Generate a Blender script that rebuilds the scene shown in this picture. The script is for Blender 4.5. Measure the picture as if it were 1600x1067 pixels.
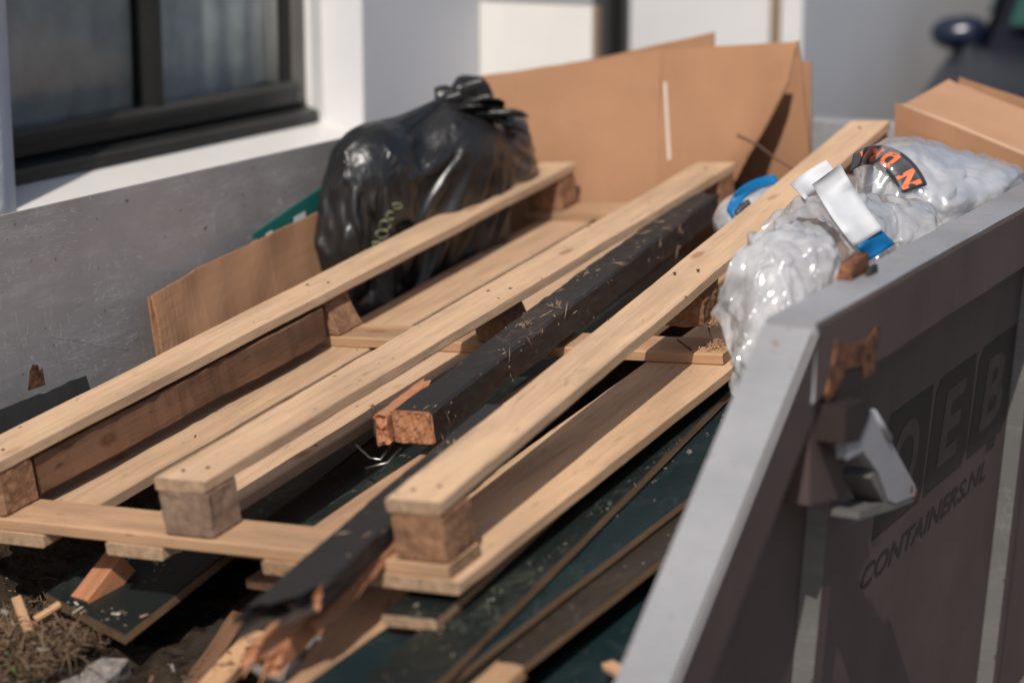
import bpy, bmesh, math, random
from mathutils import Vector, Matrix, Euler, noise
from mathutils.bvhtree import BVHTree

for o in list(bpy.data.objects):
    bpy.data.objects.remove(o)
SC = bpy.context.scene
COL = SC.collection
R = math.radians
GZ = -0.16     # ground level
EYE = 1.8                      # camera height; x = right of the skip, y = along the skip, z = up

# ------------------------------------------------------------------ camera
cam = bpy.data.cameras.new('camera')
camo = bpy.data.objects.new('camera', cam)
COL.objects.link(camo)
cam.lens = 76.9
cam.sensor_width = 36
cam.clip_end = 800
camo.location = (0, 0, EYE)
camo.rotation_euler = (R(90 - 13.13), 0, R(27.8))
cam.dof.use_dof = True
cam.dof.focus_distance = 4.12
cam.dof.aperture_fstop = 1.65
SC.camera = camo
# ------------------------------------------------------------------ sky and sun
SUN_EL = 47
SUN_AZ = 15                    # degrees from -y towards +x
wd = bpy.data.worlds.new('World')
SC.world = wd
wd.use_nodes = True
nt = wd.node_tree
sky = nt.nodes.new('ShaderNodeTexSky')
sky.sky_type = 'NISHITA'
sky.sun_disc = False
sky.sun_elevation = R(SUN_EL)
sky.sun_rotation = R(180 - SUN_AZ)
sky.air_density = 1.0
sky.dust_density = 2.0
nt.links.new(sky.outputs[0], nt.nodes['Background'].inputs[0])
nt.nodes['Background'].inputs[1].default_value = 0.105
sl = bpy.data.lights.new('sun', 'SUN')
sl.energy = 4.0
sl.angle = R(0.5)
sl.color = (1, 0.945, 0.865)
so = bpy.data.objects.new('sun', sl)
COL.objects.link(so)
sd = Vector((math.sin(R(SUN_AZ)) * math.cos(R(SUN_EL)), -math.cos(R(SUN_AZ)) * math.cos(R(SUN_EL)), math.sin(R(SUN_EL))))
so.rotation_euler = sd.to_track_quat('Z', 'Y').to_euler()
SC.view_settings.view_transform = 'Standard'
SC.view_settings.look = 'None'
SC.view_settings.exposure = 0.0
SC.view_settings.gamma = 1
SC.view_settings.use_curve_mapping = False
SC.render.engine = 'CYCLES'
SC.cycles.transparent_max_bounces = 24


# ================================================================== helpers
def V(x, y, z):
    return Vector((x, y, z + EYE))      # z given relative to the eye height


# pallet frame: x along the runners, y to the left, z up, origin at right front top corner
PM = Matrix(((0.02052, -0.99697, -0.07508, -1.5522),
             (0.99372, 0.0286, -0.10818, 2.7109),
             (0.10999, -0.07239, 0.99129, -0.975 + EYE),
             (0, 0, 0, 1)))
IDM = Matrix.Identity(4)


def tag(o, label=None, cat=None, group=None, kind=None):
    if label: o['label'] = label
    if cat: o['category'] = cat
    if group: o['group'] = group
    if kind: o['kind'] = kind
    return o


def empty(name, M=IDM):
    o = bpy.data.objects.new(name, None)
    COL.objects.link(o)
    o.empty_display_size = 0.05
    o.matrix_world = M
    return o


def mesh_obj(name, verts, faces, mat=None, M=IDM, parent=None, smooth=False, fmat=None):
    """M is the world matrix of the new object."""
    me = bpy.data.meshes.new(name)
    me.from_pydata([tuple(v) for v in verts], [], faces)
    me.validate()
    me.update()
    mats = mat if isinstance(mat, (list, tuple)) else [mat]
    for m in mats:
        me.materials.append(m)
    if fmat:
        me.polygons.foreach_set('material_index', fmat)
    if smooth:
        me.polygons.foreach_set('use_smooth', [True] * len(me.polygons))
    o = bpy.data.objects.new(name, me)
    COL.objects.link(o)
    if parent:
        o.parent = parent
        pw = WM[parent.name]
        o.matrix_parent_inverse = IDM
        o.matrix_local = pw.inverted() @ M
    else:
        o.matrix_world = M
    WM[o.name] = M.copy()
    return o


WM = {}


def thing(name, label, cat, M=IDM, group=None):
    o = empty(name, M)
    WM[o.name] = M.copy()
    return tag(o, label, cat, group)


def nz(x, y=0.0, z=0.0):
    return noise.noise(Vector((x, y, z)))


def frame(p0, p1, up=Vector((0, 0, 1)), roll=0.0):
    x = (p1 - p0).normalized()
    y = up.cross(x).normalized()
    z = x.cross(y)
    m = Matrix((x, y, z)).transposed().to_4x4()
    m.translation = p0
    return m @ Matrix.Rotation(roll, 4, 'X')


def box_geo(x0, x1, y0, y1, z0, z1, c=0.0):
    """chamfered box -> verts, faces"""
    bm = bmesh.new()
    bmesh.ops.create_cube(bm, size=1)
    for v in bm.verts:
        v.co = Vector(((x0 + x1) / 2 + v.co.x * (x1 - x0), (y0 + y1) / 2 + v.co.y * (y1 - y0), (z0 + z1) / 2 + v.co.z * (z1 - z0)))
    if c > 0:
        bmesh.ops.bevel(bm, geom=bm.edges[:], offset=c, segments=2, affect='EDGES', profile=0.6)
    bm.verts.ensure_lookup_table()
    vs = [v.co.copy() for v in bm.verts]
    bm.verts.index_update()
    fs = [[v.index for v in f.verts] for f in bm.faces]
    bm.free()
    return vs, fs


def box(name, x0, x1, y0, y1, z0, z1, mat, M=IDM, parent=None, c=0.003):
    v, f = box_geo(x0, x1, y0, y1, z0, z1, c)
    return mesh_obj(name, v, f, mat, M, parent)


def board_geo(L, W, H, seed=0, nx=26, wob=0.0008, bow=0.0, twist=0.0, c=0.0025, jag0=0.0, jag1=0.0, skew0=0.0, skew1=0.0, taper=0.0):
    """a sawn plank: x 0..L, y 0..W, z -H..0; slightly wavy edges, ends sawn or torn"""
    rnd = random.Random(seed)
    sec = []
    def side(a, b, n):
        for i in range(n):
            t = i / n
            sec.append((a[0] + (b[0] - a[0]) * t, a[1] + (b[1] - a[1]) * t))
    j = jag0 > 0 or jag1 > 0
    n1, n2 = (5, 4) if j else (2, 1)
    side((c, 0), (W - c, 0), n1); side((W - c, 0), (W, -c), 1)
    side((W, -c), (W, -H + c), n2); side((W, -H + c), (W - c, -H), 1)
    side((W - c, -H), (c, -H), n1); side((c, -H), (0, -H + c), 1)
    side((0, -H + c), (0, -c), n2); side((0, -c), (c, 0), 1)
    n = len(sec)
    vs, fs = [], []
    for i in range(nx + 1):
        t = i / nx
        x = L * t
        b = bow * 4 * t * (1 - t)
        tw = twist * (t - 0.5)
        for k, (y, z) in enumerate(sec):
            yy = y - W / 2
            yy *= 1 - taper * t
            dy = nz(x * 6 + seed * 3.1, y * 6, z * 6 + 5) * wob * 0.9 + (nz(x * 70 + seed, z * 60, y * 9) ** 2) * wob * (1.5 if y < W / 2 else -1.5) + nz(x * 30, y * 30 + seed, z * 30) * wob * 0.6
            dz = nz(x * 5 + seed * 1.7, y * 6 + 9, z * 6) * wob * 0.9 + nz(x * 35, y * 25 + seed + 3, z * 25) * wob * 0.5
            sx = skew0 * (y / W) * (1 - t) + skew1 * (y / W) * t
            if i == 0 and jag0: sx -= jag0 * (0.15 + 0.9 * nz(y * 70, z * 70, seed) + 0.5 * nz(y * 170, z * 170, seed))
            if i == nx and jag1: sx += jag1 * (0.15 + 0.9 * nz(y * 70, z * 70, seed) + 0.5 * nz(y * 170, z * 170, seed))
            vs.append(Vector((x + sx, W / 2 + yy + dy - z * tw * 0 + b * 0, z + dz + b + (y - W / 2) * tw)))
    for i in range(nx):
        for k in range(n):
            a, b2 = i * n + k, i * n + (k + 1) % n
            fs.append([a, b2, b2 + n, a + n])
    fs = [f[::-1] for f in fs]
    for end, jag in ((0, jag0), (nx, jag1)):
        base = end * n
        ring = list(range(base, base + n))
        if jag == 0:
            fs.append(ring if end == 0 else ring[::-1])
            continue
        prev = ring
        cen = sum((vs[k] for k in ring), Vector()) / n
        sg = -1 if end == 0 else 1
        for s in (0.72, 0.42, 0.15):
            new = []
            for k in range(n):
                p = cen + (vs[base + k] - cen) * s
                p.x = (0 if end == 0 else L) + sg * jag * (0.15 + 0.9 * nz(p.y * 70, p.z * 70, seed) + 0.5 * nz(p.y * 170, p.z * 170, seed))
                vs.append(p); new.append(len(vs) - 1)
            for k in range(n):
                q = [prev[k], prev[(k + 1) % n], new[(k + 1) % n], new[k]]
                fs.append(q if end == 0 else q[::-1])
            prev = new
        fs.append(prev if end == 0 else prev[::-1])
    return vs, fs


def board(name, L, W, H, mat, M, parent=None, **k):
    v, f = board_geo(L, W, H, **k)
    fm = None
    o = mesh_obj(name, v, f, mat, M, parent)
    if isinstance(mat, (list, tuple)):          # second material on ends / third on long edges
        for p in o.data.polygons:
            nn = p.normal
            if abs(nn.x) > 0.6: p.material_index = 1
            elif len(mat) > 2 and abs(nn.z) < 0.6: p.material_index = 2
    return o


def tube_geo(pts, r, n=8, r1=None):
    vs, fs = [], []
    pts = [Vector(p) for p in pts]
    m = len(pts)
    for i, p in enumerate(pts):
        d = (pts[min(i + 1, m - 1)] - pts[max(i - 1, 0)]).normalized()
        a = d.orthogonal().normalized(); b = d.cross(a)
        rr = r if r1 is None else r + (r1 - r) * i / (m - 1)
        for k in range(n):
            t = 2 * math.pi * k / n
            vs.append(p + (a * math.cos(t) + b * math.sin(t)) * rr)
    for i in range(m - 1):
        for k in range(n):
            fs.append([i * n + k, i * n + (k + 1) % n, (i + 1) * n + (k + 1) % n, (i + 1) * n + k])
    fs.append(list(range(n))[::-1]); fs.append(list(range((m - 1) * n, m * n)))
    return vs, fs


def prism_geo(poly, a0, a1, axis='x'):
    """polygon in the two other axes, extruded along axis"""
    n = len(poly)
    def mk(p, a):
        return Vector((a, p[0], p[1])) if axis == 'x' else Vector((p[0], a, p[1])) if axis == 'y' else Vector((p[0], p[1], a))
    vs = [mk(p, a0) for p in poly] + [mk(p, a1) for p in poly]
    fs = [list(range(n))[::-1], list(range(n, 2 * n))]
    for k in range(n):
        fs.append([k, (k + 1) % n, n + (k + 1) % n, n + k])
    return vs, fs


def fix_normals(o):
    bm = bmesh.new(); bm.from_mesh(o.data)
    bmesh.ops.recalc_face_normals(bm, faces=bm.faces[:])
    bm.to_mesh(o.data); bm.free()
    return o


def sheet_geo(top, bot, nx, nv, thick, fn=None):
    """a sheet between two polylines of points (world), with thickness; fn(u, v) -> offset vector"""
    def samp(pl, t):
        t *= len(pl) - 1
        i = min(int(t), len(pl) - 2)
        return pl[i].lerp(pl[i + 1], t - i)
    g = []
    for j in range(nv + 1):
        for i in range(nx + 1):
            u, v = i / nx, j / nv
            p = samp(bot, u).lerp(samp(top, u), v)
            if fn: p = p + fn(u, v)
            g.append(p)
    w = nx + 1
    fs0 = [[j * w + i, j * w + i + 1, (j + 1) * w + i + 1, (j + 1) * w + i] for j in range(nv) for i in range(nx)]
    nr = [Vector() for _ in g]
    for f in fs0:
        n = (g[f[1]] - g[f[0]]).cross(g[f[3]] - g[f[0]])
        for k in f: nr[k] += n
    vs = list(g) + [p - nn.normalized() * thick for p, nn in zip(g, nr)]
    N = len(g)
    fs = list(fs0) + [[k + N for k in f[::-1]] for f in fs0]
    ne = len(fs)
    b = [i for i in range(w)] + [j * w + nx for j in range(1, nv + 1)] + [nv * w + i for i in range(nx - 1, -1, -1)] + [j * w for j in range(nv - 1, 0, -1)]
    for k in range(len(b)):
        a, c = b[k], b[(k + 1) % len(b)]
        fs.append([c, a, a + N, c + N])
    fm = [0] * ne + [1] * len(b)
    return vs, fs, fm


# ================================================================== materials
def newmat(name):
    m = bpy.data.materials.new(name)
    m.use_nodes = True
    t = m.node_tree
    b = t.nodes['Principled BSDF']
    return m, t, b


def nd(t, typ, **k):
    n = t.nodes.new(typ)
    for a, v in k.items():
        if a.startswith('i_'):
            key = a[2:]
            key = int(key) if key.isdigit() else key.replace('_', ' ')
            n.inputs[key].default_value = v
        else:
            setattr(n, a, v)
    return n


def lk(t, a, b):
    t.links.new(a, b)


def coords(t, scale=(1, 1, 1), rand=True, src='Object'):
    tc = nd(t, 'ShaderNodeTexCoord')
    mp = nd(t, 'ShaderNodeMapping')
    mp.inputs['Scale'].default_value = scale
    if rand:
        oi = nd(t, 'ShaderNodeObjectInfo')
        mu = nd(t, 'ShaderNodeVectorMath', operation='SCALE')
        mu.inputs[0].default_value = (37.0, 11.0, 23.0)
        lk(t, oi.outputs['Random'], mu.inputs['Scale'])
        ad = nd(t, 'ShaderNodeVectorMath', operation='ADD')
        lk(t, tc.outputs[src], ad.inputs[0]); lk(t, mu.outputs[0], ad.inputs[1])
        lk(t, ad.outputs[0], mp.inputs['Vector'])
    else:
        lk(t, tc.outputs[src], mp.inputs['Vector'])
    return mp.outputs[0], tc


def ramp(t, fac, stops):
    r = nd(t, 'ShaderNodeValToRGB')
    e = r.color_ramp.elements
    while len(e) > 1: e.remove(e[-1])
    e[0].position, e[0].color = stops[0][0], (*stops[0][1], 1)
    for p, c in stops[1:]:
        q = e.new(p); q.color = (*c, 1)
    lk(t, fac, r.inputs[0])
    return r.outputs[0]


def mix(t, fac, a, b, mode='MIX'):
    m = nd(t, 'ShaderNodeMix', data_type='RGBA', blend_type=mode)
    if isinstance(fac, (int, float)): m.inputs[0].default_value = fac
    else: lk(t, fac, m.inputs[0])
    for s, q in ((6, a), (7, b)):
        if isinstance(q, tuple): m.inputs[s].default_value = (*q, 1)
        else: lk(t, q, m.inputs[s])
    return m.outputs[2]


def noise_t(t, vec, scale, detail=5, rough=0.55, dist=0.0):
    n = nd(t, 'ShaderNodeTexNoise')
    n.inputs['Scale'].default_value = scale
    n.inputs['Detail'].default_value = detail
    n.inputs['Roughness'].default_value = rough
    n.inputs['Distortion'].default_value = dist
    lk(t, vec, n.inputs['Vector'])
    return n.outputs[0]


def bump(t, b, h, strength=0.3, dist=0.002):
    n = nd(t, 'ShaderNodeBump')
    n.inputs['Strength'].default_value = strength
    n.inputs['Distance'].default_value = dist
    lk(t, h, n.inputs['Height'])
    lk(t, n.outputs[0], b.inputs['Normal'])
    return n


def c3(c, f):
    return tuple(min(1, x * f) for x in c)


def wood(name, col, dark=0.55, rough=0.7, grain=1.0, knots=True, endcol=None, dirt=0.25, dirtcol=(0.22, 0.145, 0.095)):
    m, t, b = newmat(name)
    v, tc = coords(t, (1.3, 26, 26))
    g = noise_t(t, v, 2.2, 6, 0.6, 0.7)
    c = ramp(t, g, [(0.25, c3(col, 1 - 0.22 * grain)), (0.5, col), (0.75, c3(col, 1 + 0.08 * grain))])
    v4, _ = coords(t, (2.2, 70, 70))
    g4 = noise_t(t, v4, 2.5, 3, 0.6, 0.4)
    c = mix(t, ramp(t, g4, [(0.55, (0, 0, 0)), (0.72, (0.22 * grain,) * 3)]), c, c3(col, 0.6))
    v2, _ = coords(t, (1.1, 5, 5))
    g2 = noise_t(t, v2, 2.6, 4, 0.55)
    c = mix(t, ramp(t, g2, [(0.42, (0, 0, 0)), (0.66, (min(0.7, dirt * 1.5),) * 3)]), c, dirtcol)
    # dirty scuffs, sharp and small
    v5, _ = coords(t, (9, 48, 48))
    g5 = noise_t(t, v5, 2.0, 5, 0.7)
    c = mix(t, ramp(t, g5, [(0.61, (0, 0, 0)), (0.67, (min(0.8, dirt * 1.9),) * 3)]), c, dirtcol)
    v7, _ = coords(t, (0.9, 24, 24))
    g7 = noise_t(t, v7, 1.6, 2, 0.5, 0.25)
    v8, _ = coords(t, (2.0, 8, 8))
    g8 = noise_t(t, v8, 1.7, 2, 0.5)
    crk = mix(t, 1.0, ramp(t, g7, [(0.493, (0, 0, 0)), (0.5, (0.75,) * 3), (0.507, (0, 0, 0))]), ramp(t, g8, [(0.54, (0, 0, 0)), (0.62, (1, 1, 1))]), 'MULTIPLY')
    c = mix(t, crk, c, c3(col, 0.25))
    if knots:
        v3, _ = coords(t, (7, 15, 15))
        vo = nd(t, 'ShaderNodeTexVoronoi')
        vo.inputs['Scale'].default_value = 1.15
        vo.inputs['Randomness'].default_value = 1.0
        lk(t, v3, vo.inputs['Vector'])
        sel = nd(t, 'ShaderNodeSeparateColor'); lk(t, vo.outputs['Color'], sel.inputs[0])
        kn = ramp(t, vo.outputs['Distance'], [(0.0, (0.5,) * 3), (0.12, (0.8,) * 3), (0.2, (0.35,) * 3), (0.26, (0, 0, 0))])
        kn = mix(t, 1.0, kn, ramp(t, sel.outputs[0], [(0.83, (0, 0, 0)), (0.85, (1, 1, 1))]), 'MULTIPLY')
        c = mix(t, kn, c, (col[0] * 0.5, col[1] * 0.36, col[2] * 0.28))
    oi = nd(t, 'ShaderNodeObjectInfo')
    vr = ramp(t, oi.outputs['Random'], [(0.0, (0.86, 0.84, 0.82)), (0.35, (1.0, 1.0, 1.0)), (0.65, (1.06, 1.0, 0.94)), (1.0, (0.93, 0.94, 0.97))])
    c = mix(t, 1.0, c, vr, 'MULTIPLY')
    # rough-sawn marks across the board
    wv = nd(t, 'ShaderNodeTexWave', wave_type='BANDS', bands_direction='X')
    wv.inputs['Scale'].default_value = 55; wv.inputs['Distortion'].default_value = 4.5; wv.inputs['Detail'].default_value = 3
    lk(t, tc.outputs['Object'], wv.inputs['Vector'])
    vp, _ = coords(t, (2.5, 9, 9))
    wpatch = ramp(t, noise_t(t, vp, 2.0, 3, 0.6), [(0.48, (0, 0, 0)), (0.62, (1, 1, 1))])
    saw = mix(t, 1.0, wv.outputs[0], wpatch, 'MULTIPLY')
    c = mix(t, mix(t, 1.0, saw, (0.16,) * 3, 'MULTIPLY'), c, c3(col, 0.55))
    # end grain
    sx = nd(t, 'ShaderNodeSeparateXYZ')
    lk(t, tc.outputs['Normal'], sx.inputs[0])
    ab = nd(t, 'ShaderNodeMath', operation='ABSOLUTE')
    lk(t, sx.outputs[0], ab.inputs[0])
    v6, _ = coords(t, (20, 20, 20))
    g6 = noise_t(t, v6, 3.5, 4, 0.65)
    ec = endcol or c3(col, 0.62)
    ecn = ramp(t, g6, [(0.3, c3(ec, 0.6)), (0.65, c3(ec, 1.15))])
    c = mix(t, ramp(t, ab.outputs[0], [(0.6, (0, 0, 0)), (0.8, (1, 1, 1))]), c, ecn)
    lk(t, c, b.inputs['Base Color'])
    b.inputs['Roughness'].default_value = rough
    b.inputs['Specular IOR Level'].default_value = 0.25
    ad = nd(t, 'ShaderNodeMath', operation='ADD')
    lk(t, g, ad.inputs[0]); lk(t, g4, ad.inputs[1])
    ad2 = nd(t, 'ShaderNodeMath', operation='MULTIPLY_ADD'); ad2.inputs[1].default_value = 0.6
    lk(t, saw, ad2.inputs[0]); lk(t, ad.outputs[0], ad2.inputs[2])
    bump(t, b, ad2.outputs[0], 0.4, 0.0016)
    return m


def speckle(name, col, col2, scale=60, rough=0.9, bumps=0.6, bd=0.004, spec=0.2, stretch=(1, 1, 1), lo=0.35, hi=0.65):
    m, t, b = newmat(name)
    v, _ = coords(t, stretch)
    g = noise_t(t, v, scale, 6, 0.65)
    g2 = noise_t(t, v, scale * 0.15, 3, 0.5)
    c = ramp(t, g, [(lo, col), (hi, col2)])
    c = mix(t, ramp(t, g2, [(0.35, (0.3,) * 3), (0.7, (0, 0, 0))]), c, c3(col, 0.6))
    lk(t, c, b.inputs['Base Color'])
    b.inputs['Roughness'].default_value = rough
    b.inputs['Specular IOR Level'].default_value = spec
    bump(t, b, g, bumps, bd)
    return m


def paint_old(name, col, scratch=(0.45, 0.44, 0.43), rough=0.5, amount=1.0, rust=0.5, streak=False, src='Object', spec=0.4):
    m, t, b = newmat(name)
    v, _ = coords(t, (1, 1, 1), False, src)
    g = noise_t(t, v, 2.3, 5, 0.6)
    c = ramp(t, g, [(0.3, c3(col, 0.72)), (0.7, c3(col, 1.15))])
    # fine white scratches: thin bands of strongly distorted noise, in patches
    vm, _ = coords(t, (1, 1.6, 9), False, src)
    g2 = noise_t(t, vm, 7, 2, 0.5, 0.35)
    vm2, _ = coords(t, (1, 9, 2.0), False, src)
    g2b = noise_t(t, vm2, 6, 2, 0.5, 0.5)
    patch = ramp(t, noise_t(t, v, 3.2, 4, 0.65), [(0.46, (0, 0, 0)), (0.62, (1, 1, 1))])
    s1 = ramp(t, g2, [(0.487, (0, 0, 0)), (0.5, (1, 1, 1)), (0.513, (0, 0, 0))])
    s1b = ramp(t, g2b, [(0.49, (0, 0, 0)), (0.5, (1, 1, 1)), (0.51, (0, 0, 0))])
    patch2 = ramp(t, noise_t(t, v, 4.1, 5, 0.7), [(0.5, (0, 0, 0)), (0.6, (1, 1, 1))])
    s1 = mix(t, 1.0, mix(t, 1.0, s1, patch, 'MULTIPLY'), mix(t, 1.0, s1b, patch2, 'MULTIPLY'), 'ADD')
    gs = noise_t(t, vm, 3.0, 6, 0.75)
    c = mix(t, ramp(t, gs, [(0.5, (0, 0, 0)), (0.75, (0.35 * amount,) * 3)]), c, scratch)
    c = mix(t, mix(t, 1.0, s1, (0.6 * amount,) * 3, 'MULTIPLY'), c, scratch)
    v2, _ = coords(t, (3, 4, 9), False, src)
    g3 = noise_t(t, v2, 9, 4, 0.7, 0.3)
    sp = ramp(t, g3, [(0.635, (0, 0, 0)), (0.70, (0.6 * amount,) * 3)])
    c = mix(t, sp, c, scratch)
    # rust and dark specks
    g4 = noise_t(t, v, 38, 3, 0.6)
    c = mix(t, ramp(t, g4, [(0.69, (0, 0, 0)), (0.73, (rust,) * 3)]), c, (0.16, 0.05, 0.02))
    g5 = noise_t(t, v, 55, 2, 0.5)
    c = mix(t, ramp(t, g5, [(0.71, (0, 0, 0)), (0.75, (0.7,) * 3)]), c, (0.03, 0.025, 0.02))
    if streak:
        v3, _ = coords(t, (26, 26, 0.9), False, src)
        g6 = noise_t(t, v3, 2.2, 4, 0.6)
        c = mix(t, ramp(t, g6, [(0.55, (0, 0, 0)), (0.75, (0.3,) * 3)]), c, c3(scratch, 0.7))
    lk(t, c, b.inputs['Base Color'])
    b.inputs['Roughness'].default_value = rough
    b.inputs['Specular IOR Level'].default_value = spec
    bump(t, b, noise_t(t, v, 14, 4, 0.6), 0.12, 0.004)
    return m


def plain(name, col, rough=0.6, metal=0.0, spec=0.4, var=0.12, scale=8.0, bmp=0.0, bscale=40):
    m, t, b = newmat(name)
    v, _ = coords(t, (1, 1, 1))
    g = noise_t(t, v, scale, 5, 0.6)
    lk(t, ramp(t, g, [(0.3, c3(col, 1 - var)), (0.7, c3(col, 1 + var))]), b.inputs['Base Color'])
    b.inputs['Roughness'].default_value = rough
    b.inputs['Metallic'].default_value = metal
    b.inputs['Specular IOR Level'].default_value = spec
    if bmp: bump(t, b, noise_t(t, v, bscale, 4, 0.6), bmp, 0.004)
    return m


def cardboard_mat(name, col):
    m, t, b = newmat(name)
    v, _ = coords(t, (1, 1, 1), True)
    g = noise_t(t, v, 3.5, 5, 0.6)
    c = ramp(t, g, [(0.3, c3(col, 0.9)), (0.7, c3(col, 1.08))])
    v2, _ = coords(t, (60, 60, 4))
    g2 = noise_t(t, v2, 2, 3, 0.5)
    c = mix(t, ramp(t, g2, [(0.45, (0, 0, 0)), (0.8, (0.25,) * 3)]), c, c3(col, 0.8))
    g3 = noise_t(t, v, 16, 5, 0.7)
    c = mix(t, ramp(t, g3, [(0.62, (0, 0, 0)), (0.75, (0.3,) * 3)]), c, c3(col, 0.62))
    lk(t, c, b.inputs['Base Color'])
    b.inputs['Roughness'].default_value = 0.8
    b.inputs['Specular IOR Level'].default_value = 0.15
    wv = nd(t, 'ShaderNodeTexWave', wave_type='BANDS', bands_direction='X')
    wv.inputs['Scale'].default_value = 45
    v3, _ = coords(t, (1, 1, 1), False)
    lk(t, v3, wv.inputs['Vector'])
    ad = nd(t, 'ShaderNodeMath', operation='ADD')
    lk(t, noise_t(t, v, 9, 3), ad.inputs[0])
    mu = nd(t, 'ShaderNodeMath', operation='MULTIPLY'); mu.inputs[1].default_value = 0.04
    lk(t, wv.outputs[1], mu.inputs[0]); lk(t, mu.outputs[0], ad.inputs[1])
    bump(t, b, ad.outputs[0], 0.35, 0.006)
    return m


def facing_refl(t, lo, hi, normal=None, power=4.0):
    lw = nd(t, 'ShaderNodeLayerWeight'); lw.inputs['Blend'].default_value = 0.5
    if normal is not None: lk(t, normal, lw.inputs['Normal'])
    pw = nd(t, 'ShaderNodeMath', operation='POWER'); pw.inputs[1].default_value = power
    lk(t, lw.outputs['Facing'], pw.inputs[0])
    mr = nd(t, 'ShaderNodeMapRange'); mr.inputs['To Min'].default_value = lo; mr.inputs['To Max'].default_value = hi
    lk(t, pw.outputs[0], mr.inputs['Value'])
    return mr.outputs[0]


def facets(t, vec, k1=0.5, s1=24, k2=0.3, s2=70):
    """normal of a crumpled skin: every small cell tilts its own way"""
    ge = nd(t, 'ShaderNodeNewGeometry')
    cur = ge.outputs['Normal']
    wn = nd(t, 'ShaderNodeTexNoise'); wn.inputs['Scale'].default_value = 9; lk(t, vec, wn.inputs['Vector'])
    wa = nd(t, 'ShaderNodeVectorMath', operation='MULTIPLY_ADD'); wa.inputs[1].default_value = (0.05, 0.05, 0.05)
    lk(t, wn.outputs[1], wa.inputs[0]); lk(t, vec, wa.inputs[2])
    for k, sc in ((k1, s1), (k2, s2)):
        vo = nd(t, 'ShaderNodeTexVoronoi'); vo.inputs['Scale'].default_value = sc
        lk(t, wa.outputs[0], vo.inputs['Vector'])
        sb_ = nd(t, 'ShaderNodeVectorMath', operation='SUBTRACT'); sb_.inputs[1].default_value = (0.5, 0.5, 0.5)
        lk(t, vo.outputs['Color'], sb_.inputs[0])
        ma = nd(t, 'ShaderNodeVectorMath', operation='MULTIPLY_ADD'); ma.inputs[1].default_value = (k, k, k)
        lk(t, sb_.outputs[0], ma.inputs[0]); lk(t, cur, ma.inputs[2])
        cur = ma.outputs[0]
    nm = nd(t, 'ShaderNodeVectorMath', operation='NORMALIZE'); lk(t, cur, nm.inputs[0])
    return nm.outputs[0]


def film_mat(name, col=(0.8, 0.8, 0.82), clear=0.5, rough=0.14, fac=(0.16, 14, 0.08, 40)):
    m, t, b = newmat(name)
    t.nodes.remove(b)
    out = [n for n in t.nodes if n.type == 'OUTPUT_MATERIAL'][0]
    v, _ = coords(t, (1, 1, 1))
    g = noise_t(t, v, 14, 5, 0.65, 0.6)
    g2 = noise_t(t, v, 34, 4, 0.6, 1.2)
    bp = nd(t, 'ShaderNodeBump'); bp.inputs['Strength'].default_value = 0.10; bp.inputs['Distance'].default_value = 0.006
    ad = nd(t, 'ShaderNodeMath', operation='ADD'); lk(t, g, ad.inputs[0]); lk(t, g2, ad.inputs[1])
    lk(t, ad.outputs[0], bp.inputs['Height'])
    df = nd(t, 'ShaderNodeBsdfDiffuse'); df.inputs[0].default_value = (*col, 1)
    tl = nd(t, 'ShaderNodeBsdfTranslucent'); tl.inputs[0].default_value = (*col, 1)
    tp = nd(t, 'ShaderNodeBsdfTransparent'); tp.inputs[0].default_value = (0.97, 0.97, 0.97, 1)
    gl = nd(t, 'ShaderNodeBsdfGlossy'); gl.inputs['Roughness'].default_value = rough
    for n in (df, tl): lk(t, bp.outputs[0], n.inputs['Normal'])
    fn = facets(t, v, *fac)
    lk(t, fn, gl.inputs['Normal'])
    m1 = nd(t, 'ShaderNodeMixShader'); m1.inputs[0].default_value = 0.45
    lk(t, df.outputs[0], m1.inputs[1]); lk(t, tl.outputs[0], m1.inputs[2])
    m2 = nd(t, 'ShaderNodeMixShader')
    lk(t, ramp(t, g, [(0.3, (max(0, clear - 0.2),) * 3), (0.7, (min(1, clear + 0.2),) * 3)]), m2.inputs[0])
    lk(t, m1.outputs[0], m2.inputs[1]); lk(t, tp.outputs[0], m2.inputs[2])
    m3 = nd(t, 'ShaderNodeMixShader')
    lk(t, facing_refl(t, 0.10, 0.75, fn, 3.0), m3.inputs[0]); lk(t, m2.outputs[0], m3.inputs[1]); lk(t, gl.outputs[0], m3.inputs[2])
    lk(t, m3.outputs[0], out.inputs[0])
    return m


PINE = (0.59, 0.395, 0.25)
M_pine = wood('pine', PINE)
M_pine2 = wood('pine_dull', (0.44, 0.275, 0.165), dirt=0.5)
M_oldwood = wood('old_timber', (0.20, 0.105, 0.06), dirt=0.5, dirtcol=(0.05, 0.03, 0.02))
M_block = speckle('pressed_chip_block', (0.17, 0.085, 0.048), (0.40, 0.225, 0.13), 70, 0.9, 0.7, 0.005, 0.15, lo=0.3, hi=0.7)
M_blockgrey = speckle('weathered_chip_block', (0.16, 0.10, 0.07), (0.33, 0.225, 0.16), 60, 0.9, 0.5, 0.004, 0.15, lo=0.3, hi=0.7)
M_beam = paint_old('tarred_wood', (0.024, 0.021, 0.020), (0.20, 0.13, 0.09), 0.6, 0.7, 0.5, spec=0.3)
M_torn = wood('torn_wood', (0.40, 0.175, 0.09), grain=1.4, knots=False, endcol=(0.40, 0.17, 0.085), dirt=0.3)
M_green = paint_old('dark_green_board', (0.0085, 0.013, 0.012), (0.20, 0.20, 0.15), 0.5, 0.55, 0.5, spec=0.35)
M_green2 = paint_old('blue_green_board', (0.008, 0.020, 0.024), (0.15, 0.16, 0.14), 0.45, 0.3, 0.3, spec=0.4)
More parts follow.
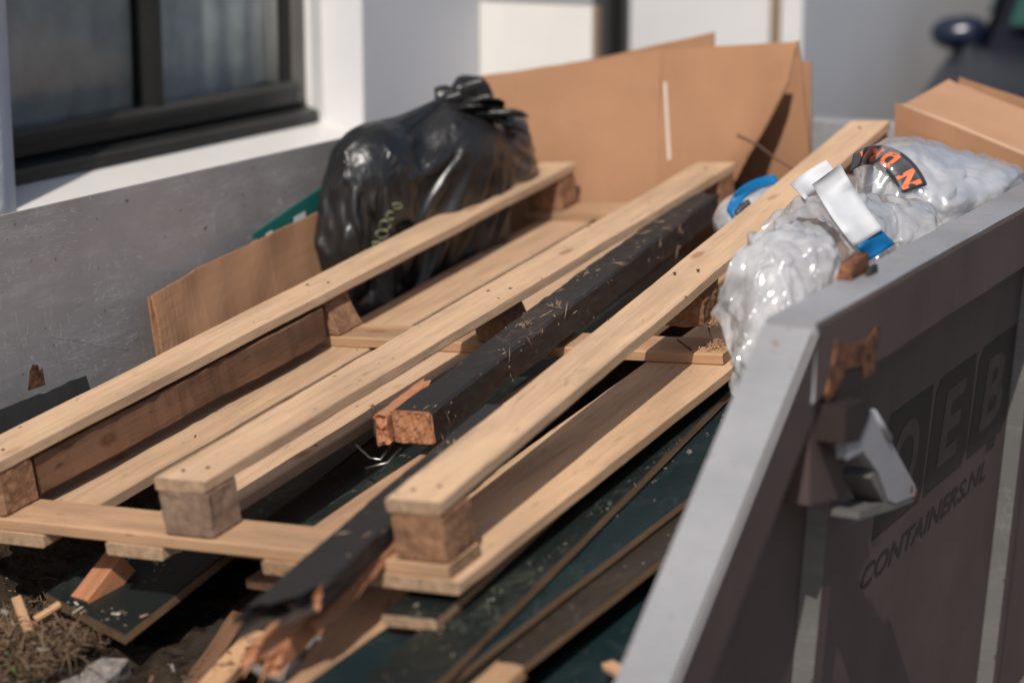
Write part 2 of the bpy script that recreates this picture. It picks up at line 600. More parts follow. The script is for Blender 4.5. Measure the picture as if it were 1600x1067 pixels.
M_brownb = paint_old('dark_brown_board', (0.030, 0.024, 0.018), (0.16, 0.13, 0.1), 0.5, 0.4, 0.3)
M_edge = wood('raw_edge', (0.20, 0.125, 0.075), dirt=0.5, knots=False)
M_card = cardboard_mat('cardboard', (0.36, 0.195, 0.11))
M_card2 = cardboard_mat('cardboard_pale', (0.41, 0.235, 0.14))
M_cardedge = speckle('cardboard_edge', (0.20, 0.10, 0.05), (0.45, 0.24, 0.13), 160, 0.9, 0.6, 0.003)
M_grey = paint_old('skip_grey_paint', (0.272, 0.252, 0.248), (0.5, 0.49, 0.48), 0.5, 1.0, 0.6)
M_greyl = paint_old('skip_grey_rail', (0.27, 0.27, 0.285), (0.42, 0.41, 0.40), 0.42, 0.5, 0.5)
M_brown = paint_old('skip_brown_paint', (0.088, 0.064, 0.059), (0.16, 0.14, 0.135), 0.6, 0.2, 0.3, streak=True, spec=0.2)
M_ribf = paint_old('skip_rib_paint', (0.12, 0.115, 0.11), (0.3, 0.29, 0.28), 0.5, 0.5, 0.5)
M_letter = plain('letter_black', (0.028, 0.022, 0.020), 0.6, spec=0.2)
M_rust = speckle('rust', (0.035, 0.016, 0.011), (0.24, 0.105, 0.055), 55, 0.85, 0.7, 0.004, 0.2)
M_white = plain('white_plaster', (0.60, 0.59, 0.60), 0.85, var=0.04, scale=2.5, bmp=0.25, bscale=90, spec=0.2)
M_stucco = plain('rough_white_stucco', (0.62, 0.62, 0.64), 0.9, var=0.06, scale=6, bmp=0.9, bscale=70, spec=0.2)
M_whitep = plain('white_gloss_paint', (0.68, 0.655, 0.62), 0.35, var=0.03)
M_char = plain('charcoal_frame', (0.018, 0.018, 0.017), 0.35, var=0.15)
M_charlit = plain('sunlit_frame', (0.12, 0.11, 0.10), 0.4, var=0.1)  # charcoal frame again, sunlight on the right upright put into the colour
M_hazenet = plain('haze_net', (0.55, 0.55, 0.54), 0.9, var=0.2, scale=12)
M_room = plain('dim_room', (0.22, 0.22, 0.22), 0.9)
M_nail = plain('nail_steel', (0.35, 0.33, 0.31), 0.35, 1.0)
M_nailr = plain('nail_rusty', (0.10, 0.06, 0.04), 0.6, 0.5)
M_greencard = plain('green_carton', (0.012, 0.115, 0.098), 0.45)
M_paper = plain('white_paper', (0.52, 0.53, 0.55), 0.6, var=0.10, scale=14)
M_blue = plain('blue_print', (0.004, 0.13, 0.33), 0.5, var=0.05)
M_dark = plain('dark_grey_print', (0.035, 0.036, 0.042), 0.45, var=0.08)
M_orange = plain('orange_print', (0.80, 0.17, 0.06), 0.5, var=0.05)
M_tar = plain('black_felt', (0.022, 0.021, 0.022), 0.75, var=0.2)
M_tape = plain('pale_tape', (0.58, 0.49, 0.42), 0.5, var=0.05)
M_soil = speckle('dark_soil', (0.012, 0.009, 0.007), (0.07, 0.05, 0.035), 30, 1.0, 1.0, 0.02, 0.1)
M_straw = plain('dry_grass', (0.115, 0.070, 0.04), 0.8, var=0.45, scale=30)
M_leafg = plain('green_blade', (0.05, 0.085, 0.02), 0.7, var=0.3, scale=30)
M_chip = wood('wood_chip', (0.52, 0.31, 0.165), knots=False)
M_fleck = wood('dull_fleck', (0.30, 0.20, 0.13), knots=False)
M_stone = speckle('grey_rubble', (0.10, 0.09, 0.085), (0.34, 0.30, 0.27), 45, 0.95, 0.8, 0.006)
M_film = film_mat('clear_film', (0.84, 0.83, 0.84), 0.55, 0.10)
M_film2 = film_mat('milky_film', (0.80, 0.80, 0.82), 0.38, 0.16)
M_film3 = film_mat('thin_clear_film', (0.8, 0.8, 0.82), 0.72, 0.08)
M_foilbase = plain('white_foil', (0.62, 0.625, 0.65), 0.26, 0.35, 0.5, 0.15, 9, 0.5, 30)


def foil_mat():
    m, t, b = newmat('crumpled_white_foil')
    v, _ = coords(t, (1, 1, 1))
    g = noise_t(t, v, 9, 5, 0.6)
    lk(t, ramp(t, g, [(0.3, (0.50, 0.505, 0.53)), (0.7, (0.70, 0.705, 0.72))]), b.inputs['Base Color'])
    b.inputs['Roughness'].default_value = 0.22
    b.inputs['Metallic'].default_value = 0.45
    lk(t, facets(t, v, 0.32, 20, 0.16, 60), b.inputs['Normal'])
    return m


M_silver = foil_mat()


def bag_mat():
    m, t, b = newmat('black_polythene')
    v, _ = coords(t, (1, 1, 1))
    g = noise_t(t, v, 5, 5, 0.6)
    lk(t, ramp(t, g, [(0.3, (0.007, 0.007, 0.008)), (0.7, (0.020, 0.019, 0.019))]), b.inputs['Base Color'])
    b.inputs['Roughness'].default_value = 0.34
    b.inputs['Specular IOR Level'].default_value = 0.6
    v2, _ = coords(t, (9, 16, 5))
    g2 = noise_t(t, v2, 2.2, 5, 0.55, 1.0)
    g3 = noise_t(t, v, 42, 4, 0.6, 0.8)
    ad = nd(t, 'ShaderNodeMath', operation='MULTIPLY_ADD'); ad.inputs[1].default_value = 0.25
    lk(t, g3, ad.inputs[0]); lk(t, g2, ad.inputs[2])
    bump(t, b, ad.outputs[0], 0.35, 0.008)
    return m


M_bag = bag_mat()
M_baggrey = film_mat('grey_polythene', (0.075, 0.06, 0.055), 0.15, 0.3, (0.3, 22, 0.15, 70))


def glass_mat():
    m, t, b = newmat('window_glass')
    t.nodes.remove(b)
    out = [n for n in t.nodes if n.type == 'OUTPUT_MATERIAL'][0]
    tp = nd(t, 'ShaderNodeBsdfTransparent'); tp.inputs[0].default_value = (0.88, 0.90, 0.90, 1)
    gl = nd(t, 'ShaderNodeBsdfGlossy'); gl.inputs['Roughness'].default_value = 0.12
    mx = nd(t, 'ShaderNodeMixShader')
    lk(t, facing_refl(t, 0.035, 0.6, None, 5.0), mx.inputs[0]); lk(t, tp.outputs[0], mx.inputs[1]); lk(t, gl.outputs[0], mx.inputs[2])
    lk(t, mx.outputs[0], out.inputs[0])
    return m


M_glass = glass_mat()


def pave_mat():
    m, t, b = newmat('brick_paving')
    v, _ = coords(t, (1, 1, 1), False)
    br = nd(t, 'ShaderNodeTexBrick')
    br.inputs['Scale'].default_value = 1.0
    br.inputs['Brick Width'].default_value = 0.21
    br.inputs['Row Height'].default_value = 0.105
    br.inputs['Mortar Size'].default_value = 0.004
    br.inputs['Color1'].default_value = (0.20, 0.16, 0.14, 1)
    br.inputs['Color2'].default_value = (0.15, 0.125, 0.11, 1)
    br.inputs['Mortar'].default_value = (0.07, 0.065, 0.06, 1)
    lk(t, v, br.inputs['Vector'])
    g = noise_t(t, v, 8, 5, 0.6)
    lk(t, mix(t, ramp(t, g, [(0.4, (0, 0, 0)), (0.75, (0.5,) * 3)]), br.outputs[0], (0.10, 0.09, 0.08)), b.inputs['Base Color'])
    b.inputs['Roughness'].default_value = 0.9
    bump(t, b, br.outputs[1], -0.4, 0.006)
    return m


M_pave = pave_mat()

# ================================================================== setting: ground
g = mesh_obj('ground', [(-300, -300, GZ), (300, -300, GZ), (300, 300, GZ), (-300, 300, GZ)], [[0, 1, 2, 3]], M_pave)
tag(g, kind='structure')

# ================================================================== house
HX = -3.15
house = thing('house', 'white rendered house with dark framed window behind the grey skip', 'house')
WY0, WY1, WZ0, WZ1 = 3.66, 5.10, 0.955, 2.5


def wallbox(name, x0, x1, y0, y1, z0, z1, mat, parent=house, c=0.0):
    return box(name, x0, x1, y0, y1, z0, z1, mat, IDM, parent, c)


def stucco_wall(name, x0, x1, y0, y1, z0, z1, mat):
    # rough edged wall slab: near corner uneven as trowelled stucco
    vs, fs = box_geo(x0, x1, y0, y1, z0, z1, 0)
    bm = bmesh.new()
    bv = [bm.verts.new(v) for v in vs]
    for f in fs: bm.faces.new([bv[i] for i in f])
    for _ in range(1):
        bmesh.ops.subdivide_edges(bm, edges=bm.edges[:], cuts=24, use_grid_fill=True)
    for v in bm.verts:
        v.co += Vector((nz(v.co.y * 9, v.co.z * 9), nz(v.co.z * 11 + 4, v.co.y * 5, 3) , 0)) * 0.004
    vs = [v.co.copy() for v in bm.verts]; bm.verts.index_update()
    fs = [[v.index for v in f.verts] for f in bm.faces]
    bm.free()
    return mesh_obj(name, vs, fs, mat, IDM, house, True)


stucco_wall('wall', HX - 0.32, HX, 2.4, WY0, GZ, 3.2, M_stucco)
wallbox('wall', HX - 0.32, HX - 0.002, -6, 2.4, GZ, 3.2, M_stucco)
wallbox('wall', HX - 0.32, HX, WY1, 6.55, GZ, 3.2, M_white, c=0.006)
wallbox('wall', HX - 0.318, HX - 0.003, WY0, WY1, GZ, WZ0 - 0.05, M_stucco)
wallbox('wall', HX - 0.318, HX - 0.003, WY0, WY1, WZ1, 3.2, M_stucco)
wallbox('wall', HX - 0.32, HX + 0.003, -6, 14, 3.2, 6.2, M_white)
wallbox('wall', HX - 3, HX + 0.58, 6.95, 14, GZ, 3.2, M_white, c=0.008)      # the wing that steps forward
wallbox('wall', HX - 3.3, HX - 3.0, -6, 14, GZ, 6.2, M_white)
wallbox('trim_strip', HX + 0.475, HX + 0.505, 6.925, 6.948, GZ, 3.1, plain('brown_trim', (0.23, 0.16, 0.10), 0.6))
# dark doorway between facade and wing
wallbox('door_frame', HX - 0.14, HX - 0.05, 6.552, 6.61, GZ, 2.4, M_char)
wallbox('door', HX - 0.13, HX - 0.08, 6.612, 6.90, GZ, 2.35, M_char)
wallbox('door_frame', HX - 0.14, HX - 0.05, 6.902, 6.948, GZ, 2.4, M_char)
wallbox('door_lintel', HX - 0.318, HX - 0.02, 6.552, 6.948, 2.402, 3.198, M_white)
# roof
rv, rf = prism_geo([(HX + 0.35, 6.1), (HX + 0.35, 6.22), (HX - 3.3, 8.9), (HX - 3.6, 8.7), (HX - 3.6, 6.21), (HX - 0.2, 6.21)], -6.3, 14.3, 'y')
fix_normals(mesh_obj('roof', rv, rf, plain('roof_tile', (0.12, 0.05, 0.035), 0.8), IDM, house))

# window: frame, ledges, glass
win = wallbox('window', HX - 0.19, HX - 0.15, WY0 + 0.01, WY1 - 0.06, 1.075, 1.115, M_char, c=0.003)     # bottom rail
WX = HX - 0.15
def wpart(n, x0, x1, y0, y1, z0, z1, m, c=0.003): return box(n, x0, x1, y0, y1, z0, z1, m, IDM, win, c)
wy1 = WY1 - 0.055
lv, lf = prism_geo([(WX - 0.03, 1.074), (WX + 0.035, 1.056), (WX + 0.042, 1.050), (WX + 0.042, 1.026), (WX + 0.03, 1.020), (WX + 0.03, 1.036), (WX - 0.03, 1.044)], WY0 + 0.01, wy1, 'y')
fix_normals(mesh_obj('ledge', lv, lf, M_char, IDM, win))
lv, lf = prism_geo([(WX - 0.002, 1.140), (WX + 0.018, 1.126), (WX + 0.018, 1.110), (WX - 0.002, 1.110)], WY0 + 0.01, wy1 - 0.05, 'y')
fix_normals(mesh_obj('glazing_bar', lv, lf, M_char, IDM, win))
wpart('frame', WX - 0.05, WX + 0.002, wy1 - 0.052, wy1, 1.076, WZ1 - 0.04, M_charlit)
wpart('frame', WX - 0.05, WX - 0.01, wy1 - 0.075, wy1 - 0.0525, 1.116, WZ1 - 0.09, M_char)
wpart('frame', WX - 0.05, WX + 0.002, WY0 + 0.01, WY0 + 0.06, 1.116, WZ1 - 0.04, M_char)
wpart('frame', WX - 0.05, WX + 0.004, WY0 + 0.06, wy1 - 0.053, WZ1 - 0.09, WZ1 - 0.04, M_char)
wpart('mullion', WX - 0.045, WX + 0.004, 4.36, 4.40, 1.1165, WZ1 - 0.091, M_char)
for a, b_ in ((WY0 + 0.06, 4.36), (4.40, wy1 - 0.076)):
    wpart('pane', WX - 0.036, WX - 0.030, a, b_, 1.116, WZ1 - 0.09, M_glass, 0)
    wpart('pane_bead', WX - 0.028, WX - 0.012, a + 0.001, b_ - 0.001, 1.1165, 1.124, M_char, 0.002)
wpart('jamb', WX - 0.05, WX + 0.02, wy1 + 0.0005, WY1 - 0.001, 1.022, WZ1 - 0.002, M_whitep)
sv, sf = prism_geo([(WX - 0.06, 1.040), (HX + 0.06, 0.985), (HX + 0.06, 0.90), (WX - 0.06, 0.90)], WY0 + 0.004, WY1 - 0.003, 'y')
fix_normals(mesh_obj('sill', sv, sf, M_whitep, IDM, win))
# room behind; net curtains added to lighten the glass like haze
rm = []
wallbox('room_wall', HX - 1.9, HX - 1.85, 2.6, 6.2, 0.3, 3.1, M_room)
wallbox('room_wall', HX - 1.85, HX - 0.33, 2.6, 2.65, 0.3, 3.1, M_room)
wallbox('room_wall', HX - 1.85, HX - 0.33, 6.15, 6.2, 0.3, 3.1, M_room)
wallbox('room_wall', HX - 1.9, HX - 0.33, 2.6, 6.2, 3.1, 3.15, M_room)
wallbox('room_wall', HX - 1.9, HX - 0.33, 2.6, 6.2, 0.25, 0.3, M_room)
def curtain(y0, y1, x, z0, z1, mat, seed):
    n = 40
    top = [Vector((x, y0 + (y1 - y0) * i / n, z1)) for i in range(n + 1)]
    bot = [Vector((x, y0 + (y1 - y0) * i / n, z0)) for i in range(n + 1)]
    vs, fs, fm = sheet_geo(top, bot, 60, 4, 0.002, lambda u, v: Vector((math.sin(u * 33 + seed) * 0.003 + nz(u * 6, seed) * 0.010, 0, 0)))
    mesh_obj('curtain', vs, fs, mat, IDM, win, True)
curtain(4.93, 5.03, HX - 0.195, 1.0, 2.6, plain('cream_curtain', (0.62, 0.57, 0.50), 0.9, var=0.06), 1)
curtain(4.40, 4.99, HX - 0.215, 0.9, 2.6, M_hazenet, 2)  # added net, its pale tone stands in for haze on the glass
curtain(3.64, 4.37, HX - 0.22, 0.9, 2.6, plain('dark_haze_net', (0.42, 0.42, 0.41), 0.9, var=0.2, scale=10), 7)  # added net for the left pane, darker haze tone

# ------------------------------------------------------------------ white panel standing by the facade
pn = thing('white_board', 'white painted board with raw wood edge standing out from the house wall', 'board')
box('face_sheet', -3.147, -2.775, 5.76, 5.775, GZ + 0.002, 1.304, M_whitep, IDM, pn, 0.001)
box('core', -3.146, -2.771, 5.7755, 5.815, GZ + 0.003, 1.302, plain('raw_panel_wood', (0.36, 0.24, 0.16), 0.7), IDM, pn, 0.001)

# ================================================================== skip container
skip = thing('skip_container', 'grey and brown steel waste skip with sloped side filled with timber', 'skip')
ZT = 1.1                      # top of rails
RXO, RXI = -1.064, -1.145     # outer and inner face of right rail
LXI, LXO = -2.74, -2.82
YC, YE = 2.99, 5.16           # front corner, rear wall
TAP = 0.06


def tx(x, z, s):               # tapered side walls
    return x + s * TAP * (z - ZT)


SL = 1.12
zb = 0.42
yb = YC - (ZT - zb) * SL
prof = [(YE + 0.04, ZT - 0.004), (YC + 0.03, ZT - 0.004), (yb, zb), (yb, GZ + 0.012), (YE + 0.04, GZ + 0.012)]


def side_wall(xi, s, mats, name='side_wall'):
    # s=+1 right wall: inner face at xi, outer face xi+.008
    vs = []
    for dx in (0, 0.008 * s):
        for y, z in prof:
            vs.append(Vector((tx(xi, z, s) + dx, y, z)))
    n = len(prof)
    fs = [list(range(n)), list(range(n, 2 * n))]
    for k in range(n):
        fs.append([k, (k + 1) % n, n + (k + 1) % n, n + k])
    o = mesh_obj(name, vs, fs, mats, IDM, skip)
    fix_normals(o)
    for p in o.data.polygons:
        if p.normal.x * s > 0.5: p.material_index = 1
    return o


side_wall(RXI + 0.012, 1, [M_grey, M_brown])
side_wall(LXI, -1, [M_grey, M_brown])
box('rear_wall', LXI - 0.001, RXI + 0.001, YE, YE + 0.008, GZ + 0.012, ZT - 0.03, M_grey, IDM, skip, 0)
box('rear_rail', LXI + 0.001, RXI - 0.001, YE - 0.001, YE + 0.08, ZT - 0.10, ZT - 0.001, M_greyl, IDM, skip, 0.006)
box('skip_floor', LXI + 0.045, RXI - 0.045, yb, YE, 0.13, 0.138, M_grey, IDM, skip, 0)
box('front_wall', LXI + 0.045, RXI - 0.045, yb - 0.008, yb, GZ + 0.012, zb, M_grey, IDM, skip, 0)


def two_tone(o, s):
    o.data.materials.append(M_brown)
    for p in o.data.polygons:
        if p.normal.x * s > 0.55 or p.normal.z < -0.6: p.material_index = 1
    return o


def rail(xi, xo, s, ZT=ZT):
    x0, x1 = min(xi, xo), max(xi, xo)
    L = YE + 0.08 - (YC - 0.01)
    n = 44
    vs, fs = [], []
    sec = [(x0, ZT - 0.006), (x0 + 0.006, ZT), (x1 - 0.010, ZT), (x1 - 0.003, ZT - 0.004), (x1, ZT - 0.012), (x1, ZT - 0.122), (x1 - 0.008, ZT - 0.13), (x0 + 0.006, ZT - 0.13), (x0, ZT - 0.124)]
    m = len(sec)
    for i in range(n + 1):
        y = YC - 0.012 + L * i / n
        for k, (x, z) in enumerate(sec):
            w = 0.002
            vs.append(Vector((x + nz(y * 4, k * 0.3, 1) * w, y, z + nz(y * 5 + 8, k * 0.3) * w)))
    for i in range(n):
        for k in range(m):
            fs.append([i * m + k, i * m + (k + 1) % m, (i + 1) * m + (k + 1) % m, (i + 1) * m + k])
    fs += [list(range(m)), list(range(n * m, n * m + m))]
    o = fix_normals(mesh_obj('top_rail', vs, fs, [M_greyl], IDM, skip))
    return two_tone(o, s)


rail(RXI, RXO, 1)
rail(LXI - 0.012, LXO - 0.012, -1, ZT - 0.05)


def post(xi, xo, s):
    # sloping box section from the rail corner down to the low front
    x0, x1 = min(xi, xo), max(xi, xo)
    dv = Vector((0, -(ZT - zb) * SL, -(ZT - zb)))
    L = dv.length + 0.03
    M = frame(Vector((0, YC - 0.006, ZT - 0.005)), Vector((0, YC - 0.006, ZT - 0.005)) + dv, Vector((0, -1, 1)))
    # local x along the slope, local z outward normal
    vs, fs = box_geo(0.0, L, 0, 1, -0.125, -0.002, 0)
    o = None
    bm = bmesh.new()
    bv = []
    for v in vs:
        w = M @ Vector((v.x, 0, v.z))
        xx = (x0 if v.y < 0.5 else x1) + s * TAP * (w.z - ZT)
        bv.append(bm.verts.new((xx, w.y, w.z)))
    for f in fs: bm.faces.new([bv[i] for i in f])
    bmesh.ops.recalc_face_normals(bm, faces=bm.faces[:])
    bmesh.ops.bevel(bm, geom=bm.edges[:], offset=0.007, segments=3, affect='EDGES')
    bm.verts.index_update()
    vs = [v.co.copy() for v in bm.verts]; fs = [[v.index for v in f.verts] for f in bm.faces]
    bm.free()
    o = mesh_obj('sloped_post', vs, fs, [M_greyl], IDM, skip)
    return two_tone(o, s)


post(RXI - 0.006, RXO + 0.002, 1)
post(LXI - 0.012, LXO - 0.02, -1)


def rib(y, s=1, xi=RXI + 0.012, z1=ZT - 0.13):
    # upright channel on the outside
    w, d = 0.07, 0.032
    vs = []
    for z in (GZ + 0.012, z1):
        x = tx(xi, z, s) + 0.0085 * s
        for a, b2 in ((0, 0), (d * s, 0.012), (d * s, w - 0.012), (0, w)):
            vs.append(Vector((x + a, y + b2, z)))
    fs = [[0, 1, 2, 3], [4, 5, 6, 7], [0, 1, 5, 4], [1, 2, 6, 5], [2, 3, 7, 6], [3, 0, 4, 7]]
    o = fix_normals(mesh_obj('rib', vs, fs, [M_ribf], IDM, skip))
    return two_tone(o, s)


rib(3.19, z1=0.97)
for yy in (4.43,): rib(yy)
for yy in (3.3, 4.4): rib(yy, -1, LXI)

# hook for the lifting chain
def skp(name, vs, fs, mat): return fix_normals(mesh_obj(name, vs, fs, mat, IDM, skip))
HXo = -1.03
HY = -0.05
def z_(z): return z + EYE
hk = skp('lifting_hook', *prism_geo([(3.035, z_(-0.868)), (3.06, z_(-0.862)), (3.165, z_(-0.876)), (3.40, z_(-1.060)), (3.405, z_(-1.078)), (3.30, z_(-1.063)), (3.255, z_(-1.045)), (3.20, z_(-0.985)), (3.12, z_(-0.93)), (3.05, z_(-0.925))], -1.052, -1.034), M_greyl)
v_, f_ = prism_geo([(3.165, z_(-0.985)), (3.195, z_(-0.978)), (3.30, z_(-1.055)), (3.41, z_(-1.078)), (3.40, z_(-1.088)), (3.28, z_(-1.070)), (3.12, z_(-1.04)), (3.12, z_(-1.028)), (3.24, z_(-1.045))], -1.085, -1.036)
fix_normals(mesh_obj('lower_flange', v_, f_, M_ribf, IDM, hk))
v_, f_ = tube_geo([V(-1.04, 3.175, -0.883), V(-1.035, 3.245, -0.94)], 0.008, 10)
mesh_obj('pin', v_, f_, M_greyl, IDM, hk, True)
v_, f_ = prism_geo([(2.99, z_(-0.84)), (3.16, z_(-0.84)), (3.15, z_(-1.02)), (3.0, z_(-0.99))], -1.12, -1.075)
fix_normals(mesh_obj('mount_plate', v_, f_, M_brown, IDM, hk))
v_, f_ = tube_geo([V(-1.12, 3.09, -0.90), V(-1.04, 3.09, -0.90)], 0.024, 14)
mesh_obj('boss', v_, f_, M_brown, IDM, hk, True)
v_, f_ = prism_geo([(3.02, z_(-0.835)), (3.12, z_(-0.847)), (3.14, z_(-0.872)), (3.09, z_(-0.905)), (3.02, z_(-0.893))], -1.10, -1.030)
fix_normals(mesh_obj('shade_housing', v_, f_, M_letter, IDM, hk))  # dark housing, drawn forward to stand for shadow over the hook top
for yy, zz in ((3.41, -1.073), (3.385, -1.058)):
    v_, f_ = box_geo(-1.053, -1.0335, yy - 0.012, yy + 0.002, z_(zz) - 0.010, z_(zz) + 0.004, 0.002)
    mesh_obj('worn_tip', v_, f_, M_rust, IDM, hk)
# rusty worn patch with socket below the rail end
br = skp('rusty_bracket', *prism_geo([(3.06, z_(-0.745)), (3.085, z_(-0.757)), (3.13, z_(-0.765)), (3.20, z_(-0.775)), (3.235, z_(-0.768)), (3.25, z_(-0.76)), (3.262, z_(-0.768)), (3.245, z_(-0.80)), (3.238, z_(-0.835)), (3.20, z_(-0.835)), (3.185, z_(-0.812)), (3.10, z_(-0.797)), (3.075, z_(-0.82)), (3.03, z_(-0.835)), (3.02, z_(-0.82)), (3.045, z_(-0.78))], -1.0665, -1.060), M_rust)
v_, f_ = prism_geo([(3.08, z_(-0.80)), (3.185, z_(-0.815)), (3.19, z_(-0.85)), (3.14, z_(-0.862)), (3.07, z_(-0.84))], -1.068, -1.0615)
fix_normals(mesh_obj('socket', v_, f_, M_letter, IDM, br))
# rusty lug on the rail
v_, f_ = prism_geo([(3.28, z_(-0.7)), (3.30, z_(-0.676)), (3.335, z_(-0.672)), (3.365, z_(-0.668)), (3.372, z_(-0.7))], -1.143, -1.118)
lug = fix_normals(mesh_obj('rusty_lug', v_, f_, M_rust, IDM, skip))
v_, f_ = prism_geo([(3.33, z_(-0.7)), (3.345, z_(-0.688)), (3.37, z_(-0.686)), (3.375, z_(-0.7))], -1.112, -1.104)
fix_normals(mesh_obj('lug_stub', v_, f_, M_tar, IDM, lug))


def text_mesh(body, size, bold=0.0, shear=0.0):
    cu = bpy.data.curves.new('t', 'FONT')
    cu.body = body; cu.size = size; cu.offset = bold; cu.shear = shear
    cu.resolution_u = 4
    o = bpy.data.objects.new('t', cu)
    COL.objects.link(o)
    dg = bpy.context.evaluated_depsgraph_get()
    me = bpy.data.meshes.new_from_object(o.evaluated_get(dg))
    vs = [v.co.copy() for v in me.vertices]
    fs = [list(p.vertices) for p in me.polygons]
    bpy.data.objects.remove(o); bpy.data.curves.remove(cu); bpy.data.meshes.remove(me)
    return vs, fs


def wall_text(body, y0, y1, z0, z1, bold, shear, mat=None, off=0.0208):
    vs, fs = text_mesh(body, 1.0, bold, shear)
    a0, a1 = min(v.x for v in vs), max(v.x for v in vs)
    b0, b1 = min(v.y for v in vs), max(v.y for v in vs)
    out = []
    for v in vs:
        y = y0 + (v.x - a0) / (a1 - a0) * (y1 - y0)
        z = z0 + (v.y - b0) / (b1 - b0) * (z1 - z0) + EYE
        out.append(Vector((tx(RXI, z, 1) + off, y, z)))
    mesh_obj('lettering', out, fs, mat or M_letter, IDM, skip)


def wall_quad(pts, off, mat, name='lettering'):
    vs = [Vector((tx(RXI, z + EYE, 1) + off, y, z + EYE)) for y, z in pts]
    mesh_obj(name, vs, [list(range(len(vs)))], mat, IDM, skip)


M_letter2 = plain('letter_brown', (0.070, 0.052, 0.048), 0.6, var=0.2, spec=0.2, scale=20)
wall_text('CONTAINERS.NL', 3.515, 4.30, -1.305, -1.262, 0.02, 0.25)
for y0, y1, ch in ((3.575, 3.845, 'O'), (3.87, 4.13, 'E'), (4.155, 4.42, 'B')):
    wall_quad([(y0 - 0.02, -1.222), (y1 - 0.03, -1.222), (y1 - 0.005, -1.20), (y1, -0.998), (y0 + 0.025, -0.998), (y0, -1.02)], 0.0206, M_letter)
    wall_text(ch, y0 + 0.05, y1 - 0.06, -1.185, -1.035, 0.03, 0.12, M_letter2, 0.0211)
wall_quad([(4.28, -1.245), (4.345, -1.245), (4.352, -1.225), (4.287, -1.225)], 0.0206, M_letter)

# wear on the inside of the left wall: a long scrape and a flaked rust patch
def wall_mark(name, pts, mat):
    out = []
    for y, z in pts:
        zz = z + EYE
        out.append(Vector((tx(LXI, zz, -1) + 0.0004, y, zz)))
    return mesh_obj(name, out, [list(range(len(out)))], mat, IDM, skip)
M_scr = plain('scraped_steel', (0.34, 0.33, 0.325), 0.5, 0.1, var=0.3, scale=60)
rs = random.Random(12)
def scrape(y0, z0, y1, z1, w):
    n = 12
    up = []; dn = []
    for i in range(n + 1):
        t = i / n
        y = y0 + (y1 - y0) * t; z = z0 + (z1 - z0) * t + nz(t * 6, y0 * 9) * 0.003
        h = w * (0.15 + math.sin(t * 3.14)) * (0.5 + rs.random() * 0.7)
        up.append((y, z + h)); dn.append((y, z - h))
    wall_mark('scratch', up + dn[::-1], M_scr)
scrape(3.235, -0.952, 3.49, -1.035, 0.0018)
for _ in range(46):
    y = rs.uniform(3.1, 4.1); z = -0.74 - rs.random() * 0.36
    a = rs.gauss(0.3, 0.9); l = 0.004 + rs.random() ** 3 * 0.05
    scrape(y, z, y + math.cos(a) * l, z + math.sin(a) * l, 0.0004 + rs.random() ** 2 * 0.0016)
wall_mark('rust_patch', [(3.165, -1.045), (3.175, -1.01), (3.185, -0.998), (3.20, -1.003), (3.205, -1.015), (3.212, -1.01), (3.216, -1.045)], M_rust)

# rubbish heap that carries everything (seen as dark soil between the boards)
hv, hf = [], []
nx_, ny_ = 60, 110
for j in range(ny_ + 1):
    for i in range(nx_ + 1):
        x = LXI + 0.052 + (RXI - 0.11 - LXI) * i / nx_
        y = yb + 0.02 + (YE - 0.06 - yb) * j / ny_
        base = 0.44 + 0.075 * (y - 2.6) + 0.02 * (x + 2.0)
        base += 0.16 * math.exp(-((x - LXI - 0.05) / 0.12) ** 2) * min(1, max(0, (y - 2.3) * 2))
        if y < 2.55: base -= (2.55 - y) * 0.75
        z = base + nz(x * 3, y * 3) * 0.05 + nz(x * 11, y * 11, 3) * 0.03 + nz(x * 30, y * 30, 5) * 0.012
        hv.append(Vector((x, y, max(0.142, z))))
w_ = nx_ + 1
hf = [[j * w_ + i, j * w_ + i + 1, (j + 1) * w_ + i + 1, (j + 1) * w_ + i] for j in range(ny_) for i in range(nx_)]
hp = mesh_obj('rubbish_heap', hv, hf, M_soil, IDM, None, True)
tag(hp, 'dark soil and fine rubbish filling the bottom of the skip', 'rubbish', kind='stuff')

# ================================================================== pallet
pal = thing('pallet', 'long upside-down pine pallet with three runners on chip blocks, lying in the skip', 'pallet', PM)


def PT(x, y, z):
    return PM @ Vector((x, y, z))


def pboard(name, p0, p1, W, H, mat, parent=pal, **k):
    """plank in the pallet frame from p0 to p1; p = right edge, top"""
    a, b2 = Vector(p0), Vector(p1)
    M = PM @ frame(a, b2)
    return board(name, (b2 - a).length, W, H, mat, M, parent, **k)


PL = 2.133
# runners; the right one is prised up at the far end
r_l = pboard('runner', (0, 0.88, 0), (PL, 0.876, 0), 0.1, 0.022, M_pine, seed=1, nx=60, wob=0.0014)
r_m = pboard('runner', (0, 0.44, 0), (PL, 0.444, 0), 0.1, 0.022, M_pine, seed=2, nx=60, wob=0.0018)
RR0, RR1 = Vector((0, 0, 0)), Vector((2.13, 0.047, 0.1))
r_r = pboard('runner', RR0, RR1, 0.096, 0.022, M_pine, seed=3, nx=60, wob=0.0012, bow=-0.004)


